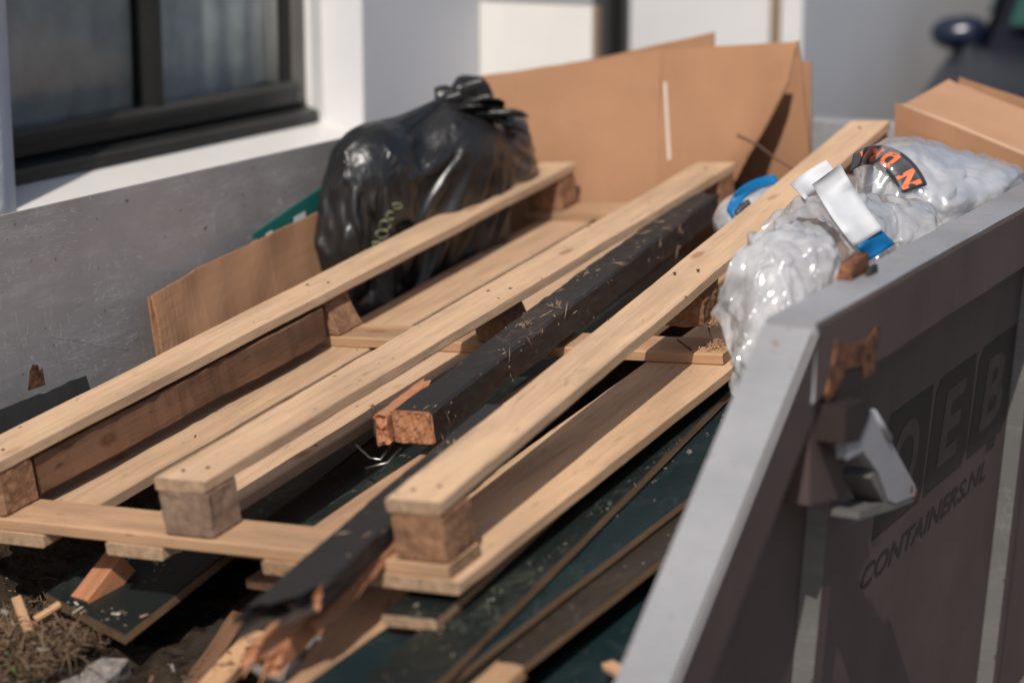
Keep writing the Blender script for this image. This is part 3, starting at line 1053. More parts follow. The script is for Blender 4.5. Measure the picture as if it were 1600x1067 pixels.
def chip_block(x, y, z, dx, dy, dz, mat, seed, M0=PM, rough=0.003, shear=0.0, cut=None):
    vs, fs = box_geo(0, dx, 0, dy, -dz, 0, 0)
    bm = bmesh.new()
    bv = [bm.verts.new(v) for v in vs]
    for f in fs: bm.faces.new([bv[i] for i in f])
    bmesh.ops.bevel(bm, geom=bm.edges[:], offset=0.004, segments=1, affect='EDGES')
    bmesh.ops.subdivide_edges(bm, edges=bm.edges[:], cuts=5, use_grid_fill=True)
    for v in bm.verts:
        n = v.co * 40 + Vector((seed * 7.3, 0, 0))
        v.co += Vector((noise.noise(n), noise.noise(n + Vector((9, 0, 0))), noise.noise(n + Vector((0, 9, 0))) * 0.3)) * rough
        v.co.y += shear * v.co.z
        if cut: cut(v)
    bm.verts.index_update()
    vs = [v.co.copy() for v in bm.verts]; fs = [[v.index for v in f.verts] for f in bm.faces]
    bm.free()
    return mesh_obj('block', vs, fs, mat, M0 @ Matrix.Translation((x, y, z)), pal)


ZB = -0.0222
BH = 0.0795
chip_block(0.002, 0.001, ZB, 0.088, 0.094, BH, M_block, 1)
chip_block(0.000, 0.441, ZB, 0.085, 0.098, BH, M_blockgrey, 2)
chip_block(0.002, 0.882, ZB, 0.088, 0.096, BH, M_block, 3)


def splint(v):
    if v.co.z < -0.03: v.co.x += 0.012 * (-v.co.z - 0.03) / 0.05


def wedge(v):                        # broken block: right side knocked off towards the top
    if v.co.y < 0.05: v.co.y += (0.03) * (1 + v.co.z / BH) * (1 - v.co.y / 0.05)


chip_block(1.022, 0.868, ZB, 0.09, 0.092, BH, M_block, 4, cut=wedge)
chip_block(1.025, 0.452, ZB, 0.092, 0.088, BH, M_block, 5, rough=0.006, cut=wedge)
MRR = PM @ frame(RR0, RR1)
chip_block(1.02, 0.004, ZB, 0.088, 0.086, 0.075, M_block, 6, M0=MRR, rough=0.008, shear=-0.1)
chip_block(2.04, 0.878, ZB, 0.088, 0.094, BH, M_block, 7)
chip_block(2.04, 0.446, ZB, 0.088, 0.094, BH, M_block, 8)
chip_block(2.03, 0.002, ZB, 0.09, 0.09, BH, M_block, 9, M0=MRR)
ZC = -0.1022
pboard('cross_board', (0.094, -0.002, ZC), (0.094, 0.995, ZC), 0.095, 0.022, M_pine2, seed=11, nx=30)
pboard('cross_board', (1.122, 0.0, ZC), (1.118, 0.965, ZC), 0.096, 0.022, M_pine2, seed=12, nx=30)
pboard('cross_board', (2.133, 0.0, ZC), (2.133, 0.985, ZC), 0.095, 0.022, M_pine2, seed=13, nx=30)
ZD = -0.1247
for i, (y0, y1, w, x0, x1) in enumerate([(-0.018, -0.022, 0.185, -0.004, 2.13), (0.24, 0.25, 0.105, -0.006, 2.12), (0.548, 0.548, 0.118, -0.003, 2.13), (0.80, 0.80, 0.15, -0.005, 2.125)]):
    pboard('deck_board', (x0, y0, ZD), (x1, y1, ZD), w, 0.022, M_pine if i != 1 else M_pine2, seed=20 + i, nx=50, wob=0.0012)


def pal_nail(p, d, L, head=True, parent=pal, mat=M_nailr, bend=0.0):
    p = Vector(p); d = Vector(d).normalized()
    s = d.orthogonal().normalized()
    pts = [p + d * L * t + s * bend * t * t for t in (0, 0.35, 0.7, 1.0)]
    vs, fs = tube_geo(pts, 0.0019, 8)
    if head:
        v2, f2 = tube_geo([pts[-1], pts[-1] + d * 0.0012], 0.0036, 10)
        fs += [[i + len(vs) for i in f] for f in f2]; vs = vs + v2
    return mesh_obj('nail', vs, fs, mat, PM, parent, True)


# nail heads on the runners above the blocks
for (bx, by) in ((0.035, 0.065), (0.055, 0.03), (1.07, 0.03), (1.05, 0.07), (2.07, 0.05)):
    for base in (0.442, 0.882):
        pal_nail((bx, base + by, -0.02), (0, 0, 1), 0.0205)
    q = PM.inverted() @ (MRR @ Vector((bx, by, -0.02)))
    pal_nail(q, (-0.047, 0, 1), 0.0205)
# pulled nails between the lifted block and the middle cross board
pal_nail((1.07, 0.035, -0.118), (0.15, 0.25, 1), 0.062, False)
pal_nail((1.082, 0.018, -0.118), (-0.1, -0.1, 1), 0.052, False, bend=0.01)
pal_nail((1.055, 0.06, -0.118), (-0.5, 0.7, 0.8), 0.06, False, bend=-0.01)
pal_nail((0.52, 0.905, -0.045), (0, -0.3, 1), 0.03, False, mat=M_nail)


# splinter tufts (fibres)
def tuft(name, centre, n, spread, ln, mat, parent, seed, flat=0.35, M=PM):
    rnd = random.Random(seed)
    vs, fs = [], []
    for _ in range(n):
        a = rnd.random() * 6.283
        d = Vector((math.cos(a), math.sin(a), rnd.random() * flat * 2)).normalized()
        p = Vector(centre) + Vector((rnd.gauss(0, spread), rnd.gauss(0, spread), abs(rnd.gauss(0, 0.002))))
        L = ln * (0.4 + rnd.random())
        s = d.cross(Vector((0, 0, 1))).normalized() * 0.0011 * (0.6 + rnd.random())
        b = len(vs)
        k = Vector((0, 0, 0.0012))
        vs += [p - s, p + s, p + d * L + s * 0.3, p + k, p + d * L * 1.02 + k * 0.4]
        fs += [[b, b + 1, b + 2], [b, b + 3, b + 4], [b + 1, b + 3, b + 4], [b + 1, b + 2, b + 4]]
    o = mesh_obj(name, vs, fs, mat, M, parent)
    o['kind'] = 'stuff'
    return o


tuft('splinters', (1.072, 0.03, ZC + 0.001), 90, 0.016, 0.016, M_chip, pal, 5)
tuft('splinters', (1.06, 0.012, -0.05), 160, 0.014, 0.012, M_chip, pal, 6, flat=1.2)
tuft('splinters', (1.04, 0.48, -0.03), 90, 0.016, 0.010, M_chip, pal, 8, flat=1.0)

# ================================================================== beams lying on the pallet
bm1 = thing('dark_beam', 'black tarred beam with broken orange end between middle and right runner', 'beam', PM @ Matrix.Translation((0.45, 0.34, -0.1)))


def fibre_end(parent, M, W, H, n, ln, seed, mat=M_torn, dirx=-1, droop=0.15):
    """torn wood at a beam end: tapered slivers of different lengths"""
    rnd = random.Random(seed)
    for k in range(n):
        y = rnd.random() * W * 0.9 + W * 0.05
        z = -rnd.random() * H * 0.9
        L = ln * (0.25 + rnd.random() ** 1.5)
        w = 0.004 + rnd.random() * 0.008
        h = 0.003 + rnd.random() * 0.006
        vs = []
        for t, s in ((0, 1.0), (0.45, 0.85), (0.8, 0.5), (1, 0.12)):
            c = Vector((dirx * L * t - dirx * 0.01, y + nz(t * 3, k, seed) * 0.008, z - droop * L * t * t + nz(t * 3, k + 9, seed) * 0.006))
            for a, b2 in ((-1, -1), (1, -1), (1, 1), (-1, 1)):
                vs.append(c + Vector((rnd.gauss(0, 0.001), a * w / 2 * s, b2 * h / 2 * s)))
        fs = [[0, 1, 2, 3], [12, 13, 14, 15]]
        for i in range(3):
            for q in range(4):
                fs.append([i * 4 + q, i * 4 + (q + 1) % 4, (i + 1) * 4 + (q + 1) % 4, (i + 1) * 4 + q])
        fix_normals(mesh_obj('sliver', vs, fs, mat, M, parent))


MB1 = PM @ frame(Vector((0.46, 0.296, -0.036)), Vector((1.90, 0.388, -0.036 + 0.02)))
board('beam_body', 1.44, 0.080, 0.060, [M_beam, M_torn], MB1, bm1, seed=31, nx=80, wob=0.004, c=0.005, jag1=0.05)
ev, ef = [], []
for b_ in range(13):
    for a_ in range(17):
        y_, z__ = 0.002 + 0.076 * a_ / 16, -0.002 - 0.056 * b_ / 12
        ev.append(Vector((-0.003 - 0.006 * nz(y_ * 45, z__ * 30, 2) - 0.004 * nz(y_ * 150, z__ * 60, 5) - 0.002 * nz(y_ * 300, z__ * 300, 7), y_, z__)))
ef = [[b_ * 17 + a_, b_ * 17 + a_ + 1, (b_ + 1) * 17 + a_ + 1, (b_ + 1) * 17 + a_] for b_ in range(12) for a_ in range(16)]
mesh_obj('broken_face', ev, ef, wood('torn_face', (0.36, 0.17, 0.09), grain=1.3, knots=False, endcol=(0.36, 0.165, 0.085), dirt=0.5), MB1, bm1, False)
# bark-like torn left side at the near end
MB1b = MB1 @ Matrix.Translation((-0.012, 0.083, -0.004))
board('torn_cheek', 0.16, 0.026, 0.056, [M_torn, M_torn], MB1b, bm1, seed=33, nx=10, wob=0.005, c=0.003, jag0=0.016, jag1=0.05)
fibre_end(bm1, MB1 @ Matrix.Translation((0, 0.07, -0.002)), 0.04, 0.055, 7, 0.022, 4, M_oldwood)
# metal shoe and bent nails at the broken end
v_, f_ = tube_geo([MB1 @ Vector((-0.004 + 0.004 * math.sin(t * 3.1), 0.114, -0.05 + 0.06 * t)) for t in (0, 0.25, 0.5, 0.75, 1)], 0.006, 8, 0.003)
mesh_obj('metal_strap', v_, f_, M_nailr, IDM, bm1, True)
v_, f_ = tube_geo([MB1 @ Vector(p) for p in ((0.03, 0.095, -0.066), (-0.02, 0.105, -0.085), (-0.012, 0.13, -0.088), (0.004, 0.165, -0.07))], 0.0022, 8)
mesh_obj('nail', v_, f_, M_nail, IDM, bm1, True)
v_, f_ = tube_geo([MB1 @ Vector(p) for p in ((0.0, 0.07, -0.070), (-0.03, 0.085, -0.086), (-0.05, 0.12, -0.092))], 0.0022, 8)
mesh_obj('nail', v_, f_, M_nail, IDM, bm1, True)


def flecks(name, M, L, W, n, seed, parent, mat=M_chip, z=0.0006, side=False, H=0.06, big=1.0):
    rnd = random.Random(seed)
    vs, fs = [], []
    for _ in range(n):
        u = rnd.random() * L
        a = rnd.gauss(0.2, 0.7)
        l = (0.003 + rnd.random() ** 3 * 0.02) * big; w = 0.0007 + rnd.random() * 0.0016
        if side:
            c = Vector((u, -0.0015, -rnd.random() * H)); ax = Vector((math.sin(a), 0, math.cos(a))); ay = Vector((0, -1, 0))
        else:
            c = Vector((u, rnd.random() * W, z + 0.001)); ax = Vector((math.cos(a), math.sin(a), 0)); ay = Vector((0, 0, 1))
        p = ax.cross(ay)
        b = len(vs)
        vs += [c - ax * l, c + p * w, c + ax * l, c - p * w, c + ay * 0.0015]
        fs += [[b, b + 1, b + 4], [b + 1, b + 2, b + 4], [b + 2, b + 3, b + 4], [b + 3, b, b + 4]]
    o = mesh_obj(name, vs, fs, mat, M, parent)
    o['kind'] = 'stuff'
    return o


flecks('wood_flecks', MB1, 1.3, 0.08, 46, 3, bm1, M_fleck)
flecks('wood_flecks', MB1, 1.3, 0.08, 28, 4, bm1, M_fleck, side=True)
tuft('splinters', (0.47, 0.04, 0.001), 26, 0.008, 0.016, M_fleck, bm1, 15, M=MB1)
tuft('splinters', (0.60, 0.03, 0.001), 16, 0.010, 0.014, M_fleck, bm1, 16, M=MB1)
tuft('splinters', (0.80, 0.05, 0.001), 12, 0.010, 0.012, M_fleck, bm1, 17, M=MB1)

bm2 = thing('broken_beam', 'black beam with splintered orange end hanging over the front cross board', 'beam', PM @ Matrix.Translation((0, 0.16, -0.1)))
p_a, p_b = Vector((-0.19, 0.095, -0.062)), Vector((0.56, 0.164, -0.051))
MB2 = PM @ frame(p_a, p_b)
board('beam_body', 0.753, 0.083, 0.036, [M_beam, M_torn, M_beam], MB2, bm2, seed=41, nx=40, wob=0.003, c=0.004, jag0=0.05, skew0=-0.10)
pa, pb = Vector((-0.235, 0.150, -0.150)), Vector((0.10, 0.125, -0.080))
board('torn_core', (pb - pa).length, 0.062, 0.034, M_torn, PM @ frame(pa, pb), bm2, seed=43, nx=26, wob=0.006, c=0.005, jag0=0.05, jag1=0.02)
pa, pb = Vector((-0.16, 0.115, -0.118)), Vector((0.13, 0.105, -0.078))
board('torn_core', (pb - pa).length, 0.03, 0.024, M_torn, PM @ frame(pa, pb), bm2, seed=44, nx=16, wob=0.006, c=0.004, jag0=0.05, jag1=0.02)
fibre_end(bm2, PM @ frame(Vector((-0.22, 0.150, -0.148)), Vector((0.10, 0.125, -0.09))), 0.06, 0.03, 18, 0.06, 7, droop=0.3)
flecks('wood_flecks', MB2, 0.7, 0.08, 9, 13, bm2, M_fleck)

# old timber and boards under the left runner
ot = pboard('old_timber', (0.10, 0.888, -0.030), (0.99, 0.878, -0.030), 0.075, 0.07, M_oldwood, None, seed=51, nx=40, wob=0.004)
tag(ot, 'old reddish-brown timber tucked under the left pallet runner', 'timber')
bf = thing('black_felt_strip', 'black roofing felt strip against the skip wall at far left', 'felt')
vs, fs, fm = sheet_geo([V(-2.690, 2.85, -1.055), V(-2.688, 3.06, -1.052), V(-2.686, 3.30, -1.042)], [V(-2.63, 2.85, -1.25), V(-2.62, 3.06, -1.25), V(-2.62, 3.302, -1.24)], 20, 6, 0.004, lambda u, v: Vector((0, 0, nz(u * 14, 3) * 0.008 * v)))
mesh_obj('felt_sheet', vs, fs, [M_tar, M_tar], IDM, bf)

# ================================================================== dark boards beneath and beside the pallet
def loose(name, p0, p1, W, H, mat, label, cat='board', group=None, **k):
    o = pboard(name, p0, p1, W, H, mat, None, **k)
    return tag(o, label, cat, group)


MG = [M_green, M_edge, M_edge]
LATH0, LATH1 = (-0.165, 0.345, -0.275), (0.02, 0.372, -0.262)
loose('green_board', (-0.42, -0.104, -0.187), (1.75, 0.044, -0.17), 0.11, 0.019, MG, 'dark green painted board flush along the right side of the pallet', seed=61, nx=40, wob=0.0015)
loose('green_board', (-0.34, -0.065, -0.208), (1.5, -0.19, -0.195), 0.20, 0.017, [M_green2, M_edge, M_edge], 'blue-green painted board showing as a wedge between two darker boards', seed=62, nx=40, wob=0.0012)
loose('brown_board', (-0.31, -0.113, -0.230), (1.5, -0.267, -0.214), 0.22, 0.018, [M_brownb, M_edge, M_edge], 'dark brown board with pale raw edge, nearest the sloped skip post', seed=63, nx=40)
loose('green_board', (-0.3, -0.30, -0.30), (1.4, -0.325, -0.26), 0.2, 0.02, [M_green2, M_edge, M_edge], 'shaded green board lowest down beside the sloped post', seed=64, nx=30)
loose('green_board', (-0.052, 0.0, -0.167), (0.9, 0.035, -0.147), 0.094, 0.019, [M_green, M_pine, M_pine2], 'narrow green topped board with pale sawn end under the right front block', seed=65, nx=30)
loose('pine_plank', (-0.42, -0.05, -0.212), (0.4, 0.155, -0.208), 0.16, 0.02, M_pine2, 'wide dull pine plank at the bottom under the right front block', 'plank', seed=66, nx=30)
loose('green_board', (-0.075, 0.595, -0.25), (0.95, 0.62, -0.19), 0.245, 0.02, [M_green, M_edge, M_edge], 'chipped dark green board end sticking out below the left of the pallet', seed=67, nx=40, skew0=0.1)
loose('green_board', (0.2, 0.30, -0.205), (1.9, 0.33, -0.165), 0.28, 0.02, MG, 'green board seen through the gap beside the middle runner', seed=68, nx=30)
loose('plank', (0.05, 0.36, -0.188), (1.1, 0.33, -0.160), 0.07, 0.018, M_oldwood, 'grey-brown lath lying under the gap between middle and right runner', 'plank', seed=69, nx=20)
loose('pine_lath', (-0.30, -0.150, -0.222), (-0.09, -0.167, -0.205), 0.05, 0.022, M_chip, 'short orange pine lath lying at the bottom edge right of centre', 'lath', seed=70, nx=10, jag1=0.006)
loose('pine_stick', (0.03, -0.30, -0.262), (0.055, -0.235, -0.252), 0.022, 0.012, M_chip, 'small pale split stick beside the sloped post', 'stick', seed=71, nx=8, jag0=0.006, jag1=0.01)
loose('pine_lath', LATH0, LATH1, 0.045, 0.02, M_chip, 'pale lath pointing up to the broken beam at the bottom', 'lath', seed=72, nx=12, jag0=0.008)
loose('pine_lath', (-0.40, 0.215, -0.29), (-0.15, 0.17, -0.262), 0.05, 0.02, M_chip, 'dull lath in the bottom edge under the torn beam end', 'lath', seed=73, nx=10)
loose('brown_board', (-0.3, 0.40, -0.36), (0.6, 0.43, -0.27), 0.16, 0.02, [M_brownb, M_edge, M_edge], 'very dark board deep in the gap under the front cross board', seed=74, nx=16)
loose('orange_offcut', (0.0, 0.735, -0.238), (0.085, 0.715, -0.188), 0.045, 0.045, M_torn, 'small orange wood offcut under the cross board at lower left', 'offcut', seed=75, nx=6)
loose('pine_stick', (-0.02, 0.885, -0.24), (-0.09, 0.80, -0.262), 0.018, 0.012, M_chip, 'pale split stick leaning on the chipped green board corner', 'stick', seed=76, nx=8, jag0=0.006)
loose('pine_stick', (0.02, 0.80, -0.245), (-0.035, 0.83, -0.262), 0.014, 0.010, M_chip, 'thin stick lying behind the chipped green board', 'stick', seed=77, nx=8)
st = loose('grey_wood_chunk', (-0.20, 0.585, -0.315), (-0.06, 0.61, -0.30), 0.12, 0.06, M_stone, 'whitish grey weathered chunk under the chipped green board', 'chunk', seed=78, nx=12, wob=0.006, jag0=0.012)

rs2 = random.Random(31)
for k, (x, y, z, a, L, lab) in enumerate([(-0.30, 0.48, -0.33, 0.5, 0.22, 'dark splintered scrap at the bottom edge left of the torn beam'), (-0.12, 0.44, -0.325, 0.2, 0.25, 'reddish-brown scrap board just left of the torn orange beam end'), (-0.28, 0.78, -0.33, 2.3, 0.14, 'short dark scrap in the dry grass beside the whitish chunk'), (-0.06, 0.95, -0.31, 0.8, 0.2, 'dark scrap in shade above the dry grass at the left edge')]):
    d = Vector((math.cos(a), math.sin(a), rs2.uniform(-0.15, 0.3)))
    p0 = Vector((x, y, z))
    loose('wood_scrap', p0, p0 + d.normalized() * L, 0.03 + rs2.random() * 0.05, 0.012 + rs2.random() * 0.02, [M_brownb, M_oldwood, M_oldwood, M_brownb][k], lab, 'scrap', seed=200 + k, nx=8, jag0=0.02, jag1=0.02, wob=0.004)

# rubble lump by the broken beam
def blob(name, center, lobes, mat, seed, sub=5, wr=(), M=IDM, parent=None, floor=None, smooth=True, facet=0.0, ffreq=8):
    """closed crumpled body: star shaped hull of several ellipsoids plus folds"""
    bm = bmesh.new()
    bmesh.ops.create_icosphere(bm, subdivisions=sub, radius=1)
    out = []
    for v in bm.verts:
        d = v.co.normalized()
        best = 0.0
        acc = 0.0
        for off, rad in lobes:
            o_ = Vector(off)
            dx = Vector((d.x / rad[0], d.y / rad[1], d.z / rad[2]))
            ox = Vector((-o_.x / rad[0], -o_.y / rad[1], -o_.z / rad[2]))
            A = dx.dot(dx); B = 2 * dx.dot(ox); C = ox.dot(ox) - 1
            D = B * B - 4 * A * C
            if D > 0:
                r = (-B + math.sqrt(D)) / (2 * A)
                if r > 0: acc += r ** 9
        r = acc ** (1 / 9) if acc > 0 else 0.02
        p = d * r
        k = 0.0
        for fr, am, st_, typ in wr:
            q = Vector((p.x * fr * st_[0] + seed * 5.1, p.y * fr * st_[1], p.z * fr * st_[2]))
            if typ == 'r':
                n = 1 - abs(noise.noise(q)) * 2
                k += am * (n * n * (1 if n > 0 else -1) - 0.4)
            elif typ == 'c':
                rc_ = random.Random(seed * 77 + int(fr * 10))
                wp = noise.noise_vector(p * fr * 0.3 + Vector((seed, 0, 0))) * 0.18
                for _i in range(5):
                    dv = Vector((rc_.gauss(0, 1), rc_.gauss(0, 1), rc_.gauss(0, 1))).normalized()
                    x_ = (p * fr).dot(dv) * (0.6 + 0.8 * rc_.random()) + rc_.random() * 2 + wp.dot(dv)
                    x_ = abs((x_ % 2.0) - 1.0)
                    k += am * (x_ - 0.5) * (0.4 + 0.6 * rc_.random()) * 0.7
            elif typ == 'v':
                dd = noise.voronoi(q)[0]
                k += am * (0.6 - (dd[1] - dd[0]) * 1.6 if dd[1] - dd[0] < 0.4 else -0.04)
            else:
                k += am * noise.noise(q)
        p = p + d * k
        if floor is not None:
            w = Vector(center) + p
            f = floor(w)
            if w.z < f: p.z += (f - w.z)
        out.append(Vector(p))
    bm.verts.index_update()
    fs = [[v.index for v in f.verts] for f in bm.faces]
    bm.free()
    return mesh_obj(name, out, fs, mat, M @ Matrix.Translation(center), parent, smooth)


rb = blob('grey_rubble_lump', PT(-0.06, 0.27, -0.265), [((0, 0, 0), (0.065, 0.07, 0.035))], M_stone, 3, 4, [(30, 0.012, (1, 1, 1), 'n'), (80, 0.006, (1, 1, 1), 'n')])
tag(rb, 'grey crumbly rubble lump beside the torn beam end', 'rubble')

# dry grass at the lower left
rnd = random.Random(9)
gv, gf, gm = [], [], []
for _ in range(2600):
    x = rnd.gauss(-0.10, 0.11); y = rnd.uniform(0.66, 1.05)
    if x > 0.06 - (y - 0.66) * 0.0 and y < 0.86: x = -abs(x) - 0.05
    p = Vector((x, y, -0.325 + 0.05 * math.exp(-((x + 0.12) / 0.15) ** 2) + rnd.random() * 0.02))
    a = rnd.random() * 6.283; el = rnd.random() ** 2 * 1.1
    d = Vector((math.cos(a) * math.cos(el), math.sin(a) * math.cos(el), math.sin(el)))
    L = 0.012 + rnd.random() ** 2 * 0.06
    s = d.cross(Vector((rnd.random() - 0.5, rnd.random() - 0.5, 1))).normalized() * (0.0007 + rnd.random() * 0.0016)
    c = Vector((rnd.gauss(0, 0.15), rnd.gauss(0, 0.15), -0.2 - rnd.random() * 0.3)) * L
    b = len(gv)
    for t, w in ((0, 1), (0.5, 0.8), (1, 0.1)):
        q = p + d * L * t + c * t * t
        gv += [q - s * w, q + s * w]
    gf += [[b, b + 1, b + 3, b + 2], [b + 2, b + 3, b + 5, b + 4]]
    m_ = 1 if rnd.random() < 0.03 else 0
    gm += [m_, m_]
go = mesh_obj('dry_grass', gv, gf, [M_straw, M_leafg], PM, None, False, gm)
tag(go, 'dry brown grass and straw heap at the lower left', 'grass', kind='stuff')
gb = blob('earth_clod', PT(-0.13, 0.83, -0.345), [((0, 0, 0), (0.16, 0.2, 0.05))], M_soil, 8, 4, [(18, 0.02, (1, 1, 1), 'n'), (60, 0.008, (1, 1, 1), 'n')])
tag(gb, 'dark earth clod under the dry grass at lower left', 'earth')

# ================================================================== cardboard
MC = [M_card, M_cardedge]
cs = thing('cardboard_sheet', 'large creased brown cardboard sheet standing at the far end of the pallet', 'cardboard')


def card(name, top, bot, nx, nv, thick, parent, fn=None, mats=MC):
    # local frame at the first bottom point
    o0 = bot[0]
    M = Matrix.Translation(o0)
    vs, fs, fm = sheet_geo([p - o0 for p in top], [p - o0 for p in bot], nx, nv, thick, fn)
    return mesh_obj(name, vs, fs, mats, M, parent, False, fm)


wv = lambda a, s: (lambda u, v: Vector((0, nz(u * 3 + s, v * 3) * a, nz(u * 5, s, v * 0.5) * a * 0.6)))
# left panel to the crease, right panel with torn edge, narrow flap behind
card('panel', [V(-2.695, 4.90, -0.612), V(-2.46, 4.96, -0.575), V(-2.214, 5.0, -0.529)], [V(-2.68, 4.82, -1.08), V(-2.45, 4.875, -1.08), V(-2.19, 4.905, -1.07)], 24, 16, 0.006, cs, wv(0.008, 1))
rp_t = [V(-2.2135, 5.0, -0.529), V(-2.09, 5.005, -0.516), V(-1.97, 5.01, -0.505), V(-1.865, 5.00, -0.494)]
rp_b = [V(-2.1895, 4.905, -1.07), V(-2.08, 4.90, -1.06), V(-2.0, 4.90, -1.05), V(-1.96, 4.89, -1.04)]
def curl(u, v):
    z = -1.05 + v * 0.55
    xs = [(-1.06, -2.02), (-0.868, -1.984), (-0.786, -1.954), (-0.697, -1.909), (-0.593, -1.866), (-0.49, -1.861)]
    xr = xs[-1][1]
    for (z0, x0), (z1, x1) in zip(xs, xs[1:]):
        if z0 <= z <= z1: xr = x0 + (x1 - x0) * (z - z0) / (z1 - z0)
    e = max(0, (u - 0.6) / 0.4)
    x_lin = rp_b[-1].x + (rp_t[-1].x - rp_b[-1].x) * v
    return Vector(((xr - x_lin) * u, -0.05 * e * e * math.sin(min(1, (1 - v) * 1.4) * 1.57) + nz(u * 3 + 5, v * 3) * 0.006, 0))
card('panel', rp_t, rp_b, 30, 24, 0.006, cs, curl)
def flapfn(u, v):
    z = -0.86 + v * 0.367
    def at(tab):
        r = tab[-1][1]
        for (z0, x0), (z1, x1) in zip(tab, tab[1:]):
            if z0 <= z <= z1: return x0 + (x1 - x0) * (z - z0) / (z1 - z0)
        return tab[0][1] if z < tab[0][0] else r
    xl = at([(-0.87, -1.966), (-0.808, -1.938), (-0.75, -1.908), (-0.687, -1.884), (-0.63, -1.868), (-0.57, -1.866), (-0.49, -1.863)])
    xr = at([(-0.87, -1.818), (-0.754, -1.826), (-0.60, -1.842), (-0.49, -1.857)])
    base = V(-1.935, 5.03, -0.86).lerp(V(-1.862, 5.0, -0.493), v).x * (1 - u) + V(-1.80, 5.03, -0.86).lerp(V(-1.856, 5.0, -0.492), v).x * u
    return Vector((xl + (xr - xl) * u - base + nz(v * 9, 2) * 0.002, -0.012 * math.sin(v * 3) + 0.012 * (1 - u) * (1 - v), 0))
card('flap', [V(-1.862, 5.0, -0.493), V(-1.856, 5.0, -0.492)], [V(-1.935, 5.03, -0.86), V(-1.80, 5.03, -0.86)], 8, 20, 0.005, cs, flapfn)
card('gap_backing', [V(-2.05, 5.135, -0.56), V(-1.872, 5.135, -0.555)], [V(-2.05, 5.12, -1.0), V(-1.86, 5.12, -1.0)], 6, 6, 0.005, cs)  # backing sheet added so the gap at the tear stays dark
card('tape_strip', [V(-2.202, 4.983, -0.607), V(-2.194, 4.983, -0.607)], [V(-2.171, 4.945, -0.795), V(-2.162, 4.945, -0.795)], 2, 14, 0.0012, cs, lambda u, v: Vector((nz(v * 14, u * 3) * 0.006 * (u - 0.5), 0, 0)), [M_tape, M_tape])
cb = thing('cardboard_sheet', 'second cardboard sheet peeking out behind the large creased one', 'cardboard')
card('panel', [V(-2.732, 5.06, -0.630), V(-2.4, 5.09, -0.56), V(-2.118, 5.10, -0.488)], [V(-2.72, 5.045, -1.0), V(-2.4, 5.045, -1.0), V(-2.10, 5.045, -1.0)], 18, 8, 0.006, cb, wv(0.006, 4))

ls = thing('cardboard_strip', 'long cardboard strip leaning on the left skip wall below the green carton', 'cardboard')
card('panel', [V(-2.675, 3.508, -0.921), V(-2.672, 3.66, -0.890), V(-2.67, 3.92, -0.862), V(-2.68, 4.20, -0.840)], [V(-2.63, 3.50, -1.15), V(-2.62, 3.66, -1.14), V(-2.62, 3.92, -1.12), V(-2.65, 4.20, -1.10)], 30, 10, 0.007, ls, lambda u, v: Vector((nz(u * 7, v * 2) * 0.008, 0, nz(u * 5, 3) * 0.004 * v)))
card('inner_ply', [V(-2.684, 3.512, -0.925), V(-2.68, 3.9, -0.868)], [V(-2.645, 3.498, -1.15), V(-2.635, 3.9, -1.12)], 14, 8, 0.004, ls, lambda u, v: Vector((-0.004 + nz(u * 5, v * 7, 4) * 0.006, 0, 0)))

gc = thing('green_carton', 'green printed carton with white marks behind the cardboard strip', 'carton')
card('panel', [V(-2.728, 3.945, -0.868), V(-2.726, 4.08, -0.836), V(-2.724, 4.30, -0.785)], [V(-2.715, 3.955, -0.95), V(-2.715, 4.08, -0.95), V(-2.715, 4.30, -0.95)], 12, 4, 0.004, gc, None, [M_greencard, M_greencard])
card('print', [V(-2.719, 4.10, -0.852), V(-2.719, 4.145, -0.846)], [V(-2.712, 4.085, -0.90), V(-2.712, 4.135, -0.90)], 2, 2, 0.001, gc, None, [M_paper, M_paper])
card('print', [V(-2.720, 3.985, -0.873), V(-2.720, 4.01, -0.868)], [V(-2.712, 3.985, -0.90), V(-2.712, 4.01, -0.90)], 2, 2, 0.001, gc, None, [M_paper, M_paper])

# opened carton at the far right
rc = thing('cardboard_box', 'opened cardboard box with raised flaps at the right end of the skip', 'box')
card('side_panel', [V(-1.545, 4.80, -0.605), V(-1.40, 4.78, -0.645), V(-1.21, 4.74, -0.70)], [V(-1.56, 4.84, -0.95), V(-1.40, 4.80, -0.95), V(-1.19, 4.76, -0.95)], 16, 8, 0.005, rc, wv(0.006, 7))
card('flap', [V(-1.50, 5.06, -0.570), V(-1.40, 5.03, -0.600), V(-1.22, 4.98, -0.645)], [V(-1.540, 4.815, -0.612), V(-1.40, 4.79, -0.648), V(-1.20, 4.75, -0.705)], 16, 8, 0.005, rc, wv(0.008, 9), [M_card2, M_cardedge])
card('flap', [V(-1.485, 5.09, -0.568), V(-1.24, 5.05, -0.63)], [V(-1.50, 5.08, -0.75), V(-1.24, 5.05, -0.80)], 8, 4, 0.005, rc, wv(0.006, 11))
v_, f_ = tube_geo([V(-1.535, 4.812, -0.608), V(-1.40, 4.787, -0.643), V(-1.205, 4.745, -0.70)], 0.0045, 8)
mesh_obj('fold_line', v_, f_, plain('scuffed_fold', (0.50, 0.33, 0.22), 0.8), IDM, rc, True)
card('far_panel', [V(-1.56, 5.10, -0.66), V(-1.20, 5.10, -0.68)], [V(-1.56, 5.10, -0.95), V(-1.20, 5.10, -0.95)], 8, 4, 0.005, rc)

# ================================================================== plastic bags: folds come from a short cloth settling
SIM = []
COLLS = []


